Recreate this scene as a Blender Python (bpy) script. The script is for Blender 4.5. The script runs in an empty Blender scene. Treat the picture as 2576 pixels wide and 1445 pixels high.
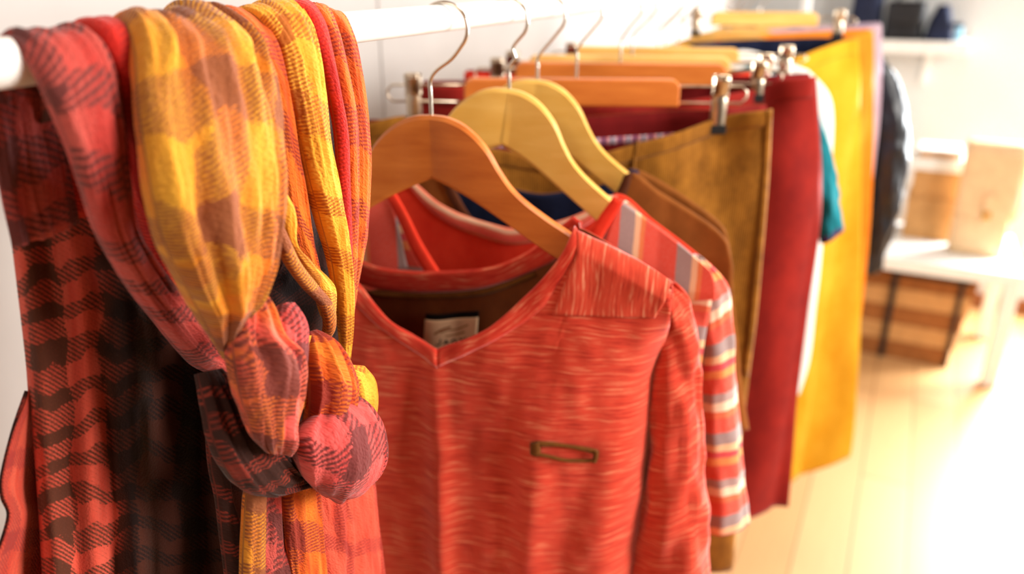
import bpy, math, random
import numpy as np
from math import sin, cos, pi, radians, sqrt, exp
from mathutils import Vector, noise as mnoise

random.seed(7)
scene = bpy.context.scene
COL = scene.collection

# ------------------------------------------------------------------ camera
FPX, IW, IH = 2000.0, 2576.0, 1445.0
PITCH, YAW = radians(21.9), radians(26.3)
CAM = np.array([0.365, 0.0, 1.50])
cam_d = bpy.data.cameras.new('camera')
cam_d.sensor_width = 36.0
cam_d.lens = FPX / IW * 36.0
cam_d.clip_start = 0.01
cam_d.dof.use_dof = True
cam_d.dof.focus_distance = 0.535
cam_d.dof.aperture_fstop = 3.3
cam = bpy.data.objects.new('camera', cam_d)
cam.location = CAM
cam.rotation_euler = (pi / 2 - PITCH, 0, YAW)
COL.objects.link(cam)
scene.camera = cam

# ------------------------------------------------------------------ world, lights, exposure
world = bpy.data.worlds.new('world')
scene.world = world
world.use_nodes = True
wb = world.node_tree.nodes['Background']
wb.inputs['Color'].default_value = (0.95, 0.97, 1.0, 1)
wb.inputs['Strength'].default_value = 0.9

def area(name, loc, size_x, size_y, target, energy, color):
    d = bpy.data.lights.new(name, 'AREA')
    d.shape = 'RECTANGLE'; d.size = size_x; d.size_y = size_y
    d.energy = energy; d.color = color
    o = bpy.data.objects.new(name, d)
    o.location = loc
    o.rotation_euler = (Vector(target) - Vector(loc)).to_track_quat('-Z', 'Y').to_euler()
    COL.objects.link(o)
    return o

# daylight entering through the shop windows in the right-hand wall, and the shop's ceiling lights
area('daylight_near', (2.34, 0.85, 1.95), 0.75, 1.1, (0, 0.50, 1.20), 96, (1.0, 0.96, 0.91))
area('daylight_side', (2.34, 3.0, 1.7), 1.5, 1.6, (0.6, 3.0, 0.4), 14, (1.0, 0.98, 0.95))
area('daylight_far', (1.54, 4.17, 1.15), 1.1, 1.4, (1.0, 1.8, 0.3), 290, (0.94, 0.98, 1.0))
area('ceiling_light_far', (0.55, 1.05, 2.54), 0.35, 0.35, (0.05, 0.95, 1.3), 10, (1.0, 0.92, 0.80))
area('ceiling_light_near', (0.28, -1.55, 2.36), 0.36, 0.36, (0.1, 0.7, 1.2), 10, (1.0, 0.92, 0.82))

scene.cycles.max_bounces = 6
scene.cycles.diffuse_bounces = 2
scene.cycles.glossy_bounces = 3
scene.cycles.transparent_max_bounces = 6
scene.cycles.caustics_reflective = False
scene.cycles.caustics_refractive = False
vs = scene.view_settings
vs.view_transform = 'Standard'
vs.look = 'None'
vs.exposure = 0.1
vs.gamma = 1.0
vs.use_curve_mapping = False

# ------------------------------------------------------------------ geometry helpers
_R = np.array([cos(YAW), sin(YAW), 0.0])
_FH = np.array([-sin(YAW), cos(YAW), 0.0])
_Z = np.array([0, 0, 1.0])
_F = _FH * cos(PITCH) - _Z * sin(PITCH)
_U = _FH * sin(PITCH) + _Z * cos(PITCH)
ROD_Z, ROD_R = 1.4605, 0.011

def ray(px, py):
    return _F + _R * ((px - IW / 2) / FPX) + _U * ((IH / 2 - py) / FPX)

def PX(px, py, X):                       # photo point carried to the vertical plane x = X (parallel to the rail)
    d = ray(px, py)
    return CAM + d * ((X - CAM[0]) / d[0])

def PY(px, py, Y):                       # ... to the plane y = Y (parallel to the back wall)
    d = ray(px, py)
    return CAM + d * ((Y - CAM[1]) / d[1])

def PZ(px, py, Zv):
    d = ray(px, py)
    return CAM + d * ((Zv - CAM[2]) / d[2])

class Frame:                             # hanging plane of one hanger: origin on the rail axis
    def __init__(s, y, a):
        a = radians(a)
        s.O = np.array([0, y, ROD_Z]); s.U = np.array([cos(a), sin(a), 0]); s.V = np.array([0, 0, -1.0])
        s.N = np.array([sin(a), -cos(a), 0])
    def uv(s, px, py, n=0.0):
        d = ray(px, py)
        t = ((s.O + s.N * n - CAM) @ s.N) / (d @ s.N)
        p = CAM + d * t - s.O
        return np.array([p @ s.U, p @ s.V])
    def q(s, pts, n=0.0):
        return np.array([s.uv(x, y, n) for x, y in pts])
    def qs(s, pts, nf):                  # photo points carried onto a curved cloth surface n = nf(u, v)
        out = []
        for x, y in pts:
            n = 0.0
            for _ in range(8):
                p = s.uv(x, y, n); n = 0.5 * n + 0.5 * nf(p[0], p[1])
            out.append(p)
        return np.array(out)
    def W(s, u, v, n=0.0):
        return s.O + s.U * u + s.V * v + s.N * n

def spline(pts, m=12):                   # Catmull-Rom resampling of a polyline
    P = np.array(pts, float)
    if len(P) < 3:
        t = np.linspace(0, 1, m + 1)[:, None]
        return P[0] * (1 - t) + P[-1] * t
    A = np.vstack([2 * P[0] - P[1], P, 2 * P[-1] - P[-2]])
    out = []
    for i in range(1, len(A) - 2):
        p0, p1, p2, p3 = A[i - 1], A[i], A[i + 1], A[i + 2]
        for k in range(m):
            t = k / m
            out.append(0.5 * ((2 * p1) + (-p0 + p2) * t + (2 * p0 - 5 * p1 + 4 * p2 - p3) * t * t + (-p0 + 3 * p1 - 3 * p2 + p3) * t ** 3))
    out.append(A[-2])
    return np.array(out)

def resample(pts, n):                    # arclength samples
    P = np.array(pts, float)
    d = np.r_[0, np.cumsum(np.linalg.norm(np.diff(P, axis=0), axis=1))]
    t = np.linspace(0, d[-1], n)
    return np.stack([np.interp(t, d, P[:, k]) for k in range(P.shape[1])], 1)

def resample_u(pts, n):                  # samples spread evenly along the first coordinate
    P = np.array(pts, float)
    x = np.maximum.accumulate(P[:, 0] + np.arange(len(P)) * 1e-9)
    t = np.linspace(x[0], x[-1], n)
    return np.stack([t] + [np.interp(t, x, P[:, k]) for k in range(1, P.shape[1])], 1)

def nz(x, y, z=0.0):
    return mnoise.noise(Vector((x, y, z)))

def new_obj(name, mesh, mat, parent=None):
    o = bpy.data.objects.new(name, mesh)
    COL.objects.link(o)
    if mat is not None and len(mesh.materials) == 0:
        mesh.materials.append(mat)
    if parent is not None:
        o.parent = parent
    return o

def mesh_of(name, verts, faces, mat, parent=None, uvs=None, smooth=True):
    me = bpy.data.meshes.new(name)
    me.from_pydata([tuple(map(float, v)) for v in verts], [], faces)
    if uvs is not None:
        l = me.uv_layers.new(name='UVMap')
        vi = np.empty(len(me.loops), dtype=np.int32); me.loops.foreach_get('vertex_index', vi)
        l.data.foreach_set('uv', np.asarray(uvs, dtype=np.float32)[vi].ravel())
    if smooth:
        me.polygons.foreach_set('use_smooth', [True] * len(me.polygons))
    me.update()
    return new_obj(name, me, mat, parent)

def grid_mesh(name, G, mat, parent=None, uv=None, solid=0.0, closed=False, caps=False):
    """G: rows x cols x 3"""
    G = np.asarray(G); r, c = G.shape[:2]
    faces = []
    cc = c if closed else c - 1
    for i in range(r - 1):
        for j in range(cc):
            j2 = (j + 1) % c
            faces.append((i * c + j, i * c + j2, (i + 1) * c + j2, (i + 1) * c + j))
    if caps:
        faces.append(tuple(range(c - 1, -1, -1))); faces.append(tuple((r - 1) * c + j for j in range(c)))
    if uv is None:
        du = np.zeros((r, c)); dv = np.zeros((r, c))
        du[:, 1:] = np.cumsum(np.linalg.norm(np.diff(G, axis=1), axis=2), axis=1)
        dv[1:, :] = np.cumsum(np.linalg.norm(np.diff(G, axis=0), axis=2), axis=0)
        mid = du[:, -1:] / 2
        uv = np.stack([du - mid, dv.mean(axis=1, keepdims=True) + 0 * dv], 2)
    o = mesh_of(name, G.reshape(-1, 3), faces, mat, parent, np.asarray(uv).reshape(-1, 2))
    if solid:
        m = o.modifiers.new('thickness', 'SOLIDIFY'); m.thickness = solid; m.offset = 0
    return o

def box(name, lo, hi, mat, parent=None, bevel=0.0):
    x0, y0, z0 = lo; x1, y1, z1 = hi
    v = [(x0, y0, z0), (x1, y0, z0), (x1, y1, z0), (x0, y1, z0), (x0, y0, z1), (x1, y0, z1), (x1, y1, z1), (x0, y1, z1)]
    f = [(0, 3, 2, 1), (4, 5, 6, 7), (0, 1, 5, 4), (1, 2, 6, 5), (2, 3, 7, 6), (3, 0, 4, 7)]
    o = mesh_of(name, v, f, mat, parent, smooth=False)
    if bevel:
        m = o.modifiers.new('bevel', 'BEVEL'); m.width = bevel; m.segments = 2
    return o

def obox(name, C, ax, ay, az, mat, parent=None, bevel=0.0):     # oriented box from centre and half axes
    C = np.array(C); ax = np.array(ax); ay = np.array(ay); az = np.array(az)
    s = [(-1, -1, -1), (1, -1, -1), (1, 1, -1), (-1, 1, -1), (-1, -1, 1), (1, -1, 1), (1, 1, 1), (-1, 1, 1)]
    v = [C + ax * i + ay * j + az * k for i, j, k in s]
    f = [(0, 3, 2, 1), (4, 5, 6, 7), (0, 1, 5, 4), (1, 2, 6, 5), (2, 3, 7, 6), (3, 0, 4, 7)]
    o = mesh_of(name, v, f, mat, parent, smooth=False)
    if bevel:
        m = o.modifiers.new('bevel', 'BEVEL'); m.width = bevel; m.segments = 2
    return o

def tube_pts(path, r, seg=10):
    P = np.array(path, float); n = len(P)
    T = np.gradient(P, axis=0); T /= np.linalg.norm(T, axis=1)[:, None] + 1e-12
    ref = np.array([0.123, 0.31, 0.94])
    N0 = np.cross(T[0], ref); N0 /= np.linalg.norm(N0)
    G = []
    for i in range(n):
        N0 = N0 - T[i] * (N0 @ T[i]); N0 /= np.linalg.norm(N0)
        B = np.cross(T[i], N0)
        rr = r[i] if hasattr(r, '__len__') else r
        G.append([P[i] + (N0 * cos(a) + B * sin(a)) * rr for a in np.linspace(0, 2 * pi, seg, endpoint=False)])
    return np.array(G)

def tube(name, path, r, mat, parent=None, seg=10):
    return grid_mesh(name, tube_pts(path, r, seg), mat, parent, closed=True, caps=True)

def prism(name, F, outline, n0, n1, mat, parent=None, bevel=0.0, nfun=None):
    """Extrude an outline given in the hanging plane; nfun bends it out of the plane."""
    k = len(outline)
    v = []
    for nn in (n1, n0):
        for u, w in outline:
            v.append(F.W(u, w, nn + (nfun(u, w) if nfun else 0)))
    f = [tuple(range(k)), tuple(range(2 * k - 1, k - 1, -1))]
    for i in range(k):
        j = (i + 1) % k
        f.append((i, i + k, j + k, j))
    o = mesh_of(name, v, f, mat, parent, smooth=False)
    if bevel:
        m = o.modifiers.new('bevel', 'BEVEL'); m.width = bevel; m.segments = 3; m.limit_method = 'ANGLE'; m.angle_limit = radians(60)
    return o

def merged(name, objs, mat=None, parent=None):      # join several freshly made meshes into one part
    verts, faces, uvs = [], [], []
    for o in objs:
        me = o.data; b = len(verts)
        verts += [tuple(v.co) for v in me.vertices]
        faces += [tuple(b + i for i in p.vertices) for p in me.polygons]
    mat = mat or objs[0].data.materials[0]
    for o in objs:
        me = o.data; bpy.data.objects.remove(o); bpy.data.meshes.remove(me)
    return mesh_of(name, verts, faces, mat, parent)

def tag(o, label, cat, group=None, kind=None):
    o['label'] = label
    if cat: o['category'] = cat
    if group: o['group'] = group
    if kind: o['kind'] = kind
    return o

def thing(name, label, cat, group=None):
    o = bpy.data.objects.new(name, None)
    o.empty_display_size = 0.05
    COL.objects.link(o)
    return tag(o, label, cat, group)

def struct(o, label=None):
    o['kind'] = 'structure'
    if label: o['label'] = label
    return o

# ------------------------------------------------------------------ materials
def lin(c):
    return tuple(((x / 255) / 12.92 if x / 255 <= 0.04045 else ((x / 255 + 0.055) / 1.055) ** 2.4) for x in c[:3]) + (1.0,)

class NT:
    def __init__(s, name):
        s.m = bpy.data.materials.new(name); s.m.use_nodes = True
        s.t = s.m.node_tree; s.b = s.t.nodes['Principled BSDF']; s.out = s.t.nodes['Material Output']
    def n(s, typ, **kw):
        x = s.t.nodes.new(typ)
        for k, v in kw.items():
            if k.startswith('i_'):
                x.inputs[k[2:].replace('_', ' ')].default_value = v
            else:
                setattr(x, k, v)
        return x
    def l(s, a, b): s.t.links.new(a, b)
    def math(s, op, a, b=None, c=None):
        x = s.n('ShaderNodeMath', operation=op)
        for k, v in enumerate((a, b, c)):
            if v is None: continue
            if isinstance(v, (int, float)): x.inputs[k].default_value = v
            else: s.l(v, x.inputs[k])
        return x.outputs[0]
    def uv(s):
        return s.n('ShaderNodeTexCoord').outputs['UV']
    def obj(s):
        return s.n('ShaderNodeTexCoord').outputs['Object']
    def mapped(s, src, scale, rot=(0, 0, 0), loc=(0, 0, 0)):
        x = s.n('ShaderNodeMapping'); s.l(src, x.inputs['Vector'])
        x.inputs['Scale'].default_value = scale; x.inputs['Rotation'].default_value = rot; x.inputs['Location'].default_value = loc
        return x.outputs[0]
    def noise(s, vec, scale, detail=3, rough=0.55, dist=0.0):
        x = s.n('ShaderNodeTexNoise'); s.l(vec, x.inputs['Vector'])
        x.inputs['Scale'].default_value = scale; x.inputs['Detail'].default_value = detail
        x.inputs['Roughness'].default_value = rough; x.inputs['Distortion'].default_value = dist
        return x.outputs['Fac']
    def ramp(s, fac, stops, interp='LINEAR'):
        x = s.n('ShaderNodeValToRGB'); s.l(fac, x.inputs[0]); e = x.color_ramp.elements
        x.color_ramp.interpolation = interp
        while len(e) < len(stops): e.new(0.5)
        for k, (p, c) in enumerate(stops):
            e[k].position = p; e[k].color = c if len(c) == 4 and max(c) <= 1.0 else lin(c)
        return x.outputs[0]
    def mix(s, fac, a, b):
        x = s.n('ShaderNodeMix', data_type='RGBA')
        for i, v in ((0, fac), (6, a), (7, b)):
            if isinstance(v, (int, float)): x.inputs[i].default_value = v
            elif isinstance(v, tuple): x.inputs[i].default_value = lin(v)
            else: s.l(v, x.inputs[i])
        return x.outputs[2]
    def bump(s, h, strength=0.3, dist=0.001):
        x = s.n('ShaderNodeBump'); x.inputs['Strength'].default_value = strength; x.inputs['Distance'].default_value = dist
        s.l(h, x.inputs['Height']); s.l(x.outputs[0], s.b.inputs['Normal'])
    def color(s, c):
        if isinstance(c, tuple): s.b.inputs['Base Color'].default_value = lin(c)
        else: s.l(c, s.b.inputs['Base Color'])
    def set(s, rough=0.8, spec=0.3, metal=0.0, sheen=0.0):
        s.b.inputs['Roughness'].default_value = rough
        s.b.inputs['Specular IOR Level'].default_value = spec
        s.b.inputs['Metallic'].default_value = metal
        s.b.inputs['Sheen Weight'].default_value = sheen
        s.b.inputs['Sheen Roughness'].default_value = 0.4
        return s.m

def plain(name, c, rough=0.6, spec=0.3, metal=0.0, var=0.06, scale=30):
    t = NT(name)
    f = t.noise(t.obj(), scale, 4)
    d = tuple(max(0, min(255, x * (1 - var))) for x in c); e = tuple(max(0, min(255, x * (1 + var))) for x in c)
    t.color(t.ramp(f, [(0.3, d), (0.7, e)]))
    return t.set(rough, spec, metal)

def melange(name, dark, mid, light, rot=False, su=26, sv=400):
    t = NT(name)
    uv = t.uv()
    wob = t.noise(t.mapped(uv, (12, 12, 1)), 1.0, 2)
    sc = (sv, su, 1) if rot else (su, sv, 1)
    vec = t.n('ShaderNodeVectorMath', operation='ADD')
    t.l(t.mapped(uv, sc), vec.inputs[0])
    comb = t.n('ShaderNodeCombineXYZ'); t.l(t.math('MULTIPLY', wob, 6.0), comb.inputs[1 if not rot else 0]); t.l(comb.outputs[0], vec.inputs[1])
    f = t.noise(vec.outputs[0], 1.0, 3, 0.6)
    c = t.ramp(f, [(0.33, dark), (0.46, mid), (0.54, mid), (0.70, light)])
    t.color(c)
    t.bump(t.noise(t.mapped(uv, (900, 900, 1)), 1.0, 1), 0.25, 0.0006)
    return t.set(0.85, 0.15, 0, 0.35)

def cloth(name, c1, c2, wrinkle=60, weave=900, rough=0.85, sheen=0.05, bump=0.25):
    t = NT(name)
    uv = t.uv()
    f = t.noise(t.mapped(uv, (wrinkle, wrinkle * 0.6, 1)), 1.0, 5, 0.65)
    t.color(t.ramp(f, [(0.3, c1), (0.7, c2)]))
    t.bump(t.noise(t.mapped(uv, (weave, weave, 1)), 1.0, 2), bump, 0.0006)
    return t.set(rough, 0.15, 0, sheen)

def corduroy(name, c1, c2):
    t = NT(name)
    uv = t.uv()
    f = t.noise(t.mapped(uv, (35, 18, 1)), 1.0, 5, 0.7)
    t.color(t.ramp(f, [(0.32, c1), (0.68, c2)]))
    s = t.n('ShaderNodeSeparateXYZ'); t.l(uv, s.inputs[0])
    w = t.math('SINE', t.math('MULTIPLY', s.outputs[0], 2 * pi / 0.0028))
    t.bump(w, 0.5, 0.0007)
    return t.set(0.9, 0.1, 0, 0.15)

def stripes(name, stops, period, axis=1, wav=0.0015, phase=0.0):
    t = NT(name)
    uv = t.uv()
    s = t.n('ShaderNodeSeparateXYZ'); t.l(uv, s.inputs[0])
    nzv = t.math('MULTIPLY', t.math('SUBTRACT', t.noise(t.mapped(uv, (20, 20, 1)), 1.0, 2), 0.5), wav * 4)
    v = t.math('ADD', t.math('ADD', s.outputs[axis], nzv), phase)
    fr = t.math('FRACT', t.math('DIVIDE', v, period))
    c = t.ramp(fr, stops, 'CONSTANT')
    g = t.noise(t.mapped(uv, (400, 400, 1)), 1.0, 2)
    c2 = t.mix(t.math('MULTIPLY', g, 0.18), c, (250, 235, 215))
    t.color(c2)
    t.bump(t.noise(t.mapped(uv, (900, 900, 1)), 1.0, 1), 0.2, 0.0006)
    return t.set(0.85, 0.15, 0, 0.25)

def plaid(name, base1, base2, dark, pw=0.046, pl=0.040, du=0.42, dl=0.42, twill=0.0026, ph=(0.0, 0.0), grain=1.0, extra=None, zone=None):
    """Woven plaid: solid blocks where two bands cross, twill hatching where one band runs alone."""
    t = NT(name)
    uv0 = t.uv()
    wob = t.n('ShaderNodeTexNoise'); t.l(t.mapped(uv0, (26, 16, 1)), wob.inputs['Vector']); wob.inputs['Scale'].default_value = 1.0; wob.inputs['Detail'].default_value = 2
    wsub = t.n('ShaderNodeVectorMath', operation='SUBTRACT'); t.l(wob.outputs['Color'], wsub.inputs[0]); wsub.inputs[1].default_value = (0.5, 0.5, 0.5)
    wsc = t.n('ShaderNodeVectorMath', operation='SCALE'); t.l(wsub.outputs[0], wsc.inputs[0]); wsc.inputs['Scale'].default_value = 0.046
    wad = t.n('ShaderNodeVectorMath', operation='ADD'); t.l(uv0, wad.inputs[0]); t.l(wsc.outputs[0], wad.inputs[1])
    s = t.n('ShaderNodeSeparateXYZ'); t.l(wad.outputs[0], s.inputs[0])
    x, y = s.outputs[0], s.outputs[1]
    fine = t.noise(t.mapped(uv0, (700, 700, 1)), 1.0, 2)
    jit = t.math('MULTIPLY', t.math('SUBTRACT', fine, 0.5), 0.16)
    mx = t.math('LESS_THAN', t.math('FRACT', t.math('ADD', t.math('DIVIDE', x, pw), t.math('ADD', jit, ph[0] + 10))), du)
    my = t.math('LESS_THAN', t.math('FRACT', t.math('ADD', t.math('DIVIDE', y, pl), t.math('ADD', jit, ph[1] + 10))), dl)
    lev = t.math('MULTIPLY', t.math('ADD', mx, my), 0.5)
    s0 = t.n('ShaderNodeSeparateXYZ'); t.l(uv0, s0.inputs[0])
    diag = t.math('ADD', s0.outputs[1], t.math('MULTIPLY', s0.outputs[0], -0.62))
    tw = t.math('ADD', t.math('MULTIPLY', t.math('SINE', t.math('MULTIPLY', diag, 2 * pi / twill)), 0.26), 0.5)
    tw = t.math('ADD', tw, t.math('MULTIPLY', t.math('SUBTRACT', fine, 0.5), 1.1))
    mask = t.n('ShaderNodeMapRange', interpolation_type='SMOOTHSTEP'); 
    diff = t.math('SUBTRACT', t.math('MULTIPLY', lev, 1.15), tw)
    t.l(diff, mask.inputs[0]); mask.inputs[1].default_value = -0.42; mask.inputs[2].default_value = 0.42
    streak = t.noise(t.mapped(uv0, (70, 9, 1)), 1.0, 4, 0.6)
    b = t.ramp(streak, [(0.38, base1), (0.60, base2)])
    if extra is not None:
        e = t.noise(t.mapped(uv0, (30, 6, 1), loc=(3.1, 1.7, 0)), 1.0, 2)
        b = t.mix(t.ramp(e, [(0.52, (0, 0, 0)), (0.60, (255, 255, 255))]), b, extra)
    dk = dark
    if zone is not None:            # brown dye past x0..x1, darkened further for the front folds' shade
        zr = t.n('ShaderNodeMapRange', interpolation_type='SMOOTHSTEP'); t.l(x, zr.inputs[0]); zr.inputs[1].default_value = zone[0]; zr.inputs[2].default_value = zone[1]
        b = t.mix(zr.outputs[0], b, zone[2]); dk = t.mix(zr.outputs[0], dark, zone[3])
    c = t.mix(mask.outputs[0], b, dk)
    t.color(c)
    vor = t.n('ShaderNodeTexVoronoi'); t.l(t.mapped(uv0, (620, 620, 1)), vor.inputs['Vector']); vor.inputs['Scale'].default_value = 1.0
    h = t.math('ADD', t.math('MULTIPLY', vor.outputs['Distance'], -1.0), t.math('MULTIPLY', t.noise(t.mapped(uv0, (160, 40, 1)), 1.0, 3), 1.6))
    t.bump(h, 0.55 * grain, 0.0011)
    return t.set(0.82, 0.2, 0, 0.15)

def wood(name, c1, c2, rot=0.0, scale=1.0):
    t = NT(name)
    o = t.obj()
    v = t.mapped(o, (14 * scale, 14 * scale, 90 * scale), (0, rot, 0.3))
    f = t.noise(v, 1.0, 4, 0.6, 0.4)
    t.color(t.ramp(f, [(0.3, c1), (0.7, c2)]))
    t.bump(f, 0.05, 0.0005)
    return t.set(0.38, 0.4)

M = {}
M['rod'] = plain('white_lacquer', (238, 234, 228), 0.35, 0.45, var=0.02)
M['wall'] = plain('wall_paint', (184, 178, 174), 0.85, 0.1, var=0.02, scale=6)
M['wall_back'] = plain('back_wall_paint', (208, 208, 205), 0.85, 0.1, var=0.015, scale=5)
M['wall_front'] = plain('front_wall_paint', (92, 84, 78), 0.85, 0.1, var=0.03, scale=5)
M['ceil'] = plain('ceiling_wood', (120, 92, 66), 0.7, 0.2, var=0.1, scale=5)
M['white'] = plain('white_paint', (238, 236, 230), 0.5, 0.3, var=0.02)
M['steel'] = plain('hook_steel', (205, 195, 180), 0.22, 0.5, 1.0, 0.03)
M['clip'] = plain('clip_steel', (196, 180, 158), 0.28, 0.5, 1.0, 0.08, 90)
M['rubber'] = plain('black_rubber', (22, 20, 20), 0.6, 0.3)
M['wood_o'] = wood('orange_beech', (190, 100, 36), (212, 122, 50), 0.9)
M['wood_y'] = wood('yellow_beech', (226, 174, 78), (240, 194, 102), 0.9)
M['wood_p'] = wood('pale_beech', (226, 168, 82), (240, 194, 112), 0.0)
M['mel'] = melange('coral_melange', (172, 42, 28), (208, 66, 44), (230, 132, 96))
M['mel_v'] = melange('coral_melange_upright', (176, 48, 30), (208, 70, 46), (236, 152, 116), True)
M['mel_band'] = melange('coral_melange_band', (186, 40, 26), (212, 62, 42), (236, 140, 104), False, 40, 420)
M['brown_in'] = cloth('brown_lining', (92, 44, 16), (120, 62, 24), 30)
M['brown_rim'] = cloth('olive_brown_binding', (92, 52, 14), (120, 72, 24), 60)

# ------------------------------------------------------------------ room
def panel(name, lo, hi, mat): return struct(box(name, lo, hi, mat))
def floor_mat():
    t = NT('oak_floor')
    o = t.obj()
    br = t.n('ShaderNodeTexBrick'); t.l(t.mapped(o, (1, 1, 1), (0, 0, pi / 2)), br.inputs['Vector'])
    br.inputs['Scale'].default_value = 1.0; br.inputs['Brick Width'].default_value = 1.2; br.inputs['Row Height'].default_value = 0.14
    br.inputs['Mortar Size'].default_value = 0.002
    br.inputs['Color1'].default_value = lin((204, 158, 106)); br.inputs['Color2'].default_value = lin((188, 138, 86)); br.inputs['Mortar'].default_value = lin((120, 78, 40))
    g = t.noise(t.mapped(o, (60, 5, 5)), 1.0, 4, 0.6)
    t.color(t.mix(t.math('MULTIPLY', g, 0.25), br.outputs[0], (150, 96, 48)))
    return t.set(0.42, 0.4)
M['floor'] = floor_mat()
XL, XR, YB, YF, ZC = -0.42, 2.40, 4.10, -2.2, 2.70
panel('floor', (XL - 0.1, YF, -0.05), (XR + 0.1, YB + 0.1, 0), M['floor'])
panel('ceiling', (XL - 0.1, YF, ZC), (XR + 0.1, YB + 0.1, ZC + 0.05), M['ceil'])
wl = panel('wall_left', (XL - 0.1, YF, 0), (XL - 0.012, YB, ZC), M['wall'])
yy = PX(962, 200, XL)[1]
ys = [yy + 1.22 * k for k in range(-3, 4)]
for k in range(len(ys) - 1):
    a, b = max(ys[k], YF), min(ys[k + 1], YB)
    if b - a > 0.05:
        box('wall_panel', (XL - 0.012, a + 0.0015, 0.0), (XL, b - 0.0015, ZC), M['wall'], wl, 0.0015)
panel('wall_front', (XL - 0.1, YF - 0.1, 0), (XR + 0.1, YF, ZC), M['wall_front'])
# back wall with a window at its right-hand part
wx0, wx1, wz0, wz1 = 0.94, 2.15, 0.30, 2.35
wb_ = panel('wall_back', (XL - 0.1, YB, 0), (wx0, YB + 0.1, ZC), M['wall_back'])
panel('wall_back', (wx0, YB, 0), (XR + 0.1, YB + 0.1, wz0), M['wall_back'])
panel('wall_back', (wx0, YB, wz1), (XR + 0.1, YB + 0.1, ZC), M['wall_back'])
panel('wall_back', (wx1, YB, wz0), (XR + 0.1, YB + 0.1, wz1), M['wall_back'])
def glass_mat():
    t = NT('window_glass')
    tr = t.n('ShaderNodeBsdfTransparent'); gl = t.n('ShaderNodeBsdfGlossy'); gl.inputs['Roughness'].default_value = 0.02
    mx = t.n('ShaderNodeMixShader'); mx.inputs[0].default_value = 0.06
    t.l(tr.outputs[0], mx.inputs[1]); t.l(gl.outputs[0], mx.inputs[2]); t.l(mx.outputs[0], t.out.inputs['Surface'])
    return t.m
M['glass'] = glass_mat()
def window(name, axis, a0, a1, z0, z1, at_):
    w = bpy.data.objects.new(name, None); COL.objects.link(w); struct(w)
    f = 0.045
    def bx(nm, lo, hi, mat, par=w):
        if axis == 'y': return box(nm, (lo[0], at_ + 0.02, lo[1]), (hi[0], at_ + 0.07, hi[1]), mat, par, 0.003)
        return box(nm, (at_ + 0.02, lo[0], lo[1]), (at_ + 0.07, hi[0], hi[1]), mat, par, 0.003)
    bx('window_frame', (a0, z0), (a0 + f, z1), M['white']); bx('window_frame', (a1 - f, z0), (a1, z1), M['white'])
    bx('window_frame', (a0 + f, z0), (a1 - f, z0 + f), M['white']); bx('window_frame', (a0 + f, z1 - f), (a1 - f, z1), M['white'])
    am = (a0 + a1) / 2
    bx('mullion', (am - 0.02, z0 + f), (am + 0.02, z1 - f), M['white'])
    for p, q in ((a0 + f, am - 0.02), (am + 0.02, a1 - f)):
        if axis == 'y': box('pane', (p, at_ + 0.04, z0 + f), (q, at_ + 0.045, z1 - f), M['glass'], w)
        else: box('pane', (at_ + 0.04, p, z0 + f), (at_ + 0.045, q, z1 - f), M['glass'], w)
    return w
window('window_1', 'y', wx0, wx1, wz0, wz1, YB)
# right-hand wall with two big shop windows (beside the photographer)
rw = [(0.3, 1.4, 0.9, 2.6), (2.1, 4.0, 0.5, 2.6)]
panel('wall_right', (XR, YF, 0), (XR + 0.1, 0.3, ZC), M['wall_front'])
panel('wall_right', (XR, 1.4, 0), (XR + 0.1, 2.1, ZC), M['wall_back'])
panel('wall_right', (XR, 4.0, 0), (XR + 0.1, YB, ZC), M['wall_back'])
for k, (a, b, z0, z1) in enumerate(rw):
    panel('wall_right', (XR, a, 0), (XR + 0.1, b, z0), M['wall_back'])
    panel('wall_right', (XR, a, z1), (XR + 0.1, b, ZC), M['wall_back'])
    window('window_%d' % (k + 2), 'x', a, b, z0, z1, XR)
M['base'] = wood('brown_baseboard', (120, 66, 34), (150, 88, 48))
panel('baseboard_back', (XL, YB - 0.018, 0), (XR, YB, 0.07), M['base'])

# ------------------------------------------------------------------ clothes rail
rail = thing('clothes_rail', 'white round clothes rail that all the garments and the scarf hang on', 'clothes rail')
tube('rod', [(0, y, ROD_Z) for y in np.linspace(-0.30, 2.95, 40)], ROD_R, M['rod'], rail, 32)
for y in (-0.30, 2.95):
    tube('upright', [(0, y, z) for z in np.linspace(0.03, ROD_Z + 0.011, 6)], 0.014, M['rod'], rail, 20)
    tube('foot', [(x, y, 0.015) for x in np.linspace(-0.28, 0.28, 6)], 0.0148, M['rod'], rail, 20)

def rod_y(px):
    lo, hi = 0.0, 60.0
    for _ in range(70):
        m = (lo + hi) / 2
        d = np.array([0, m, ROD_Z]) - CAM
        if IW / 2 + FPX * (d @ _R) / (d @ _F) < px: lo = m
        else: hi = m
    return lo

# ------------------------------------------------------------------ hangers
F1 = Frame(rod_y(1104), 13)
F2 = Frame(rod_y(1264), 14)
F3 = Frame(rod_y(1365), 15)
FA = Frame(rod_y(1465), 24)
FB = Frame(rod_y(1573), 21)
FC = Frame(rod_y(1612), 21)
FD = Frame(rod_y(1675), 18)
FE = Frame(rod_y(1722), 14)
FG = Frame(rod_y(1815), 16)
FH = Frame(rod_y(1850), 14)
FI = Frame(rod_y(1880), 12)
FJ = Frame(rod_y(1925), 10)

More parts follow.
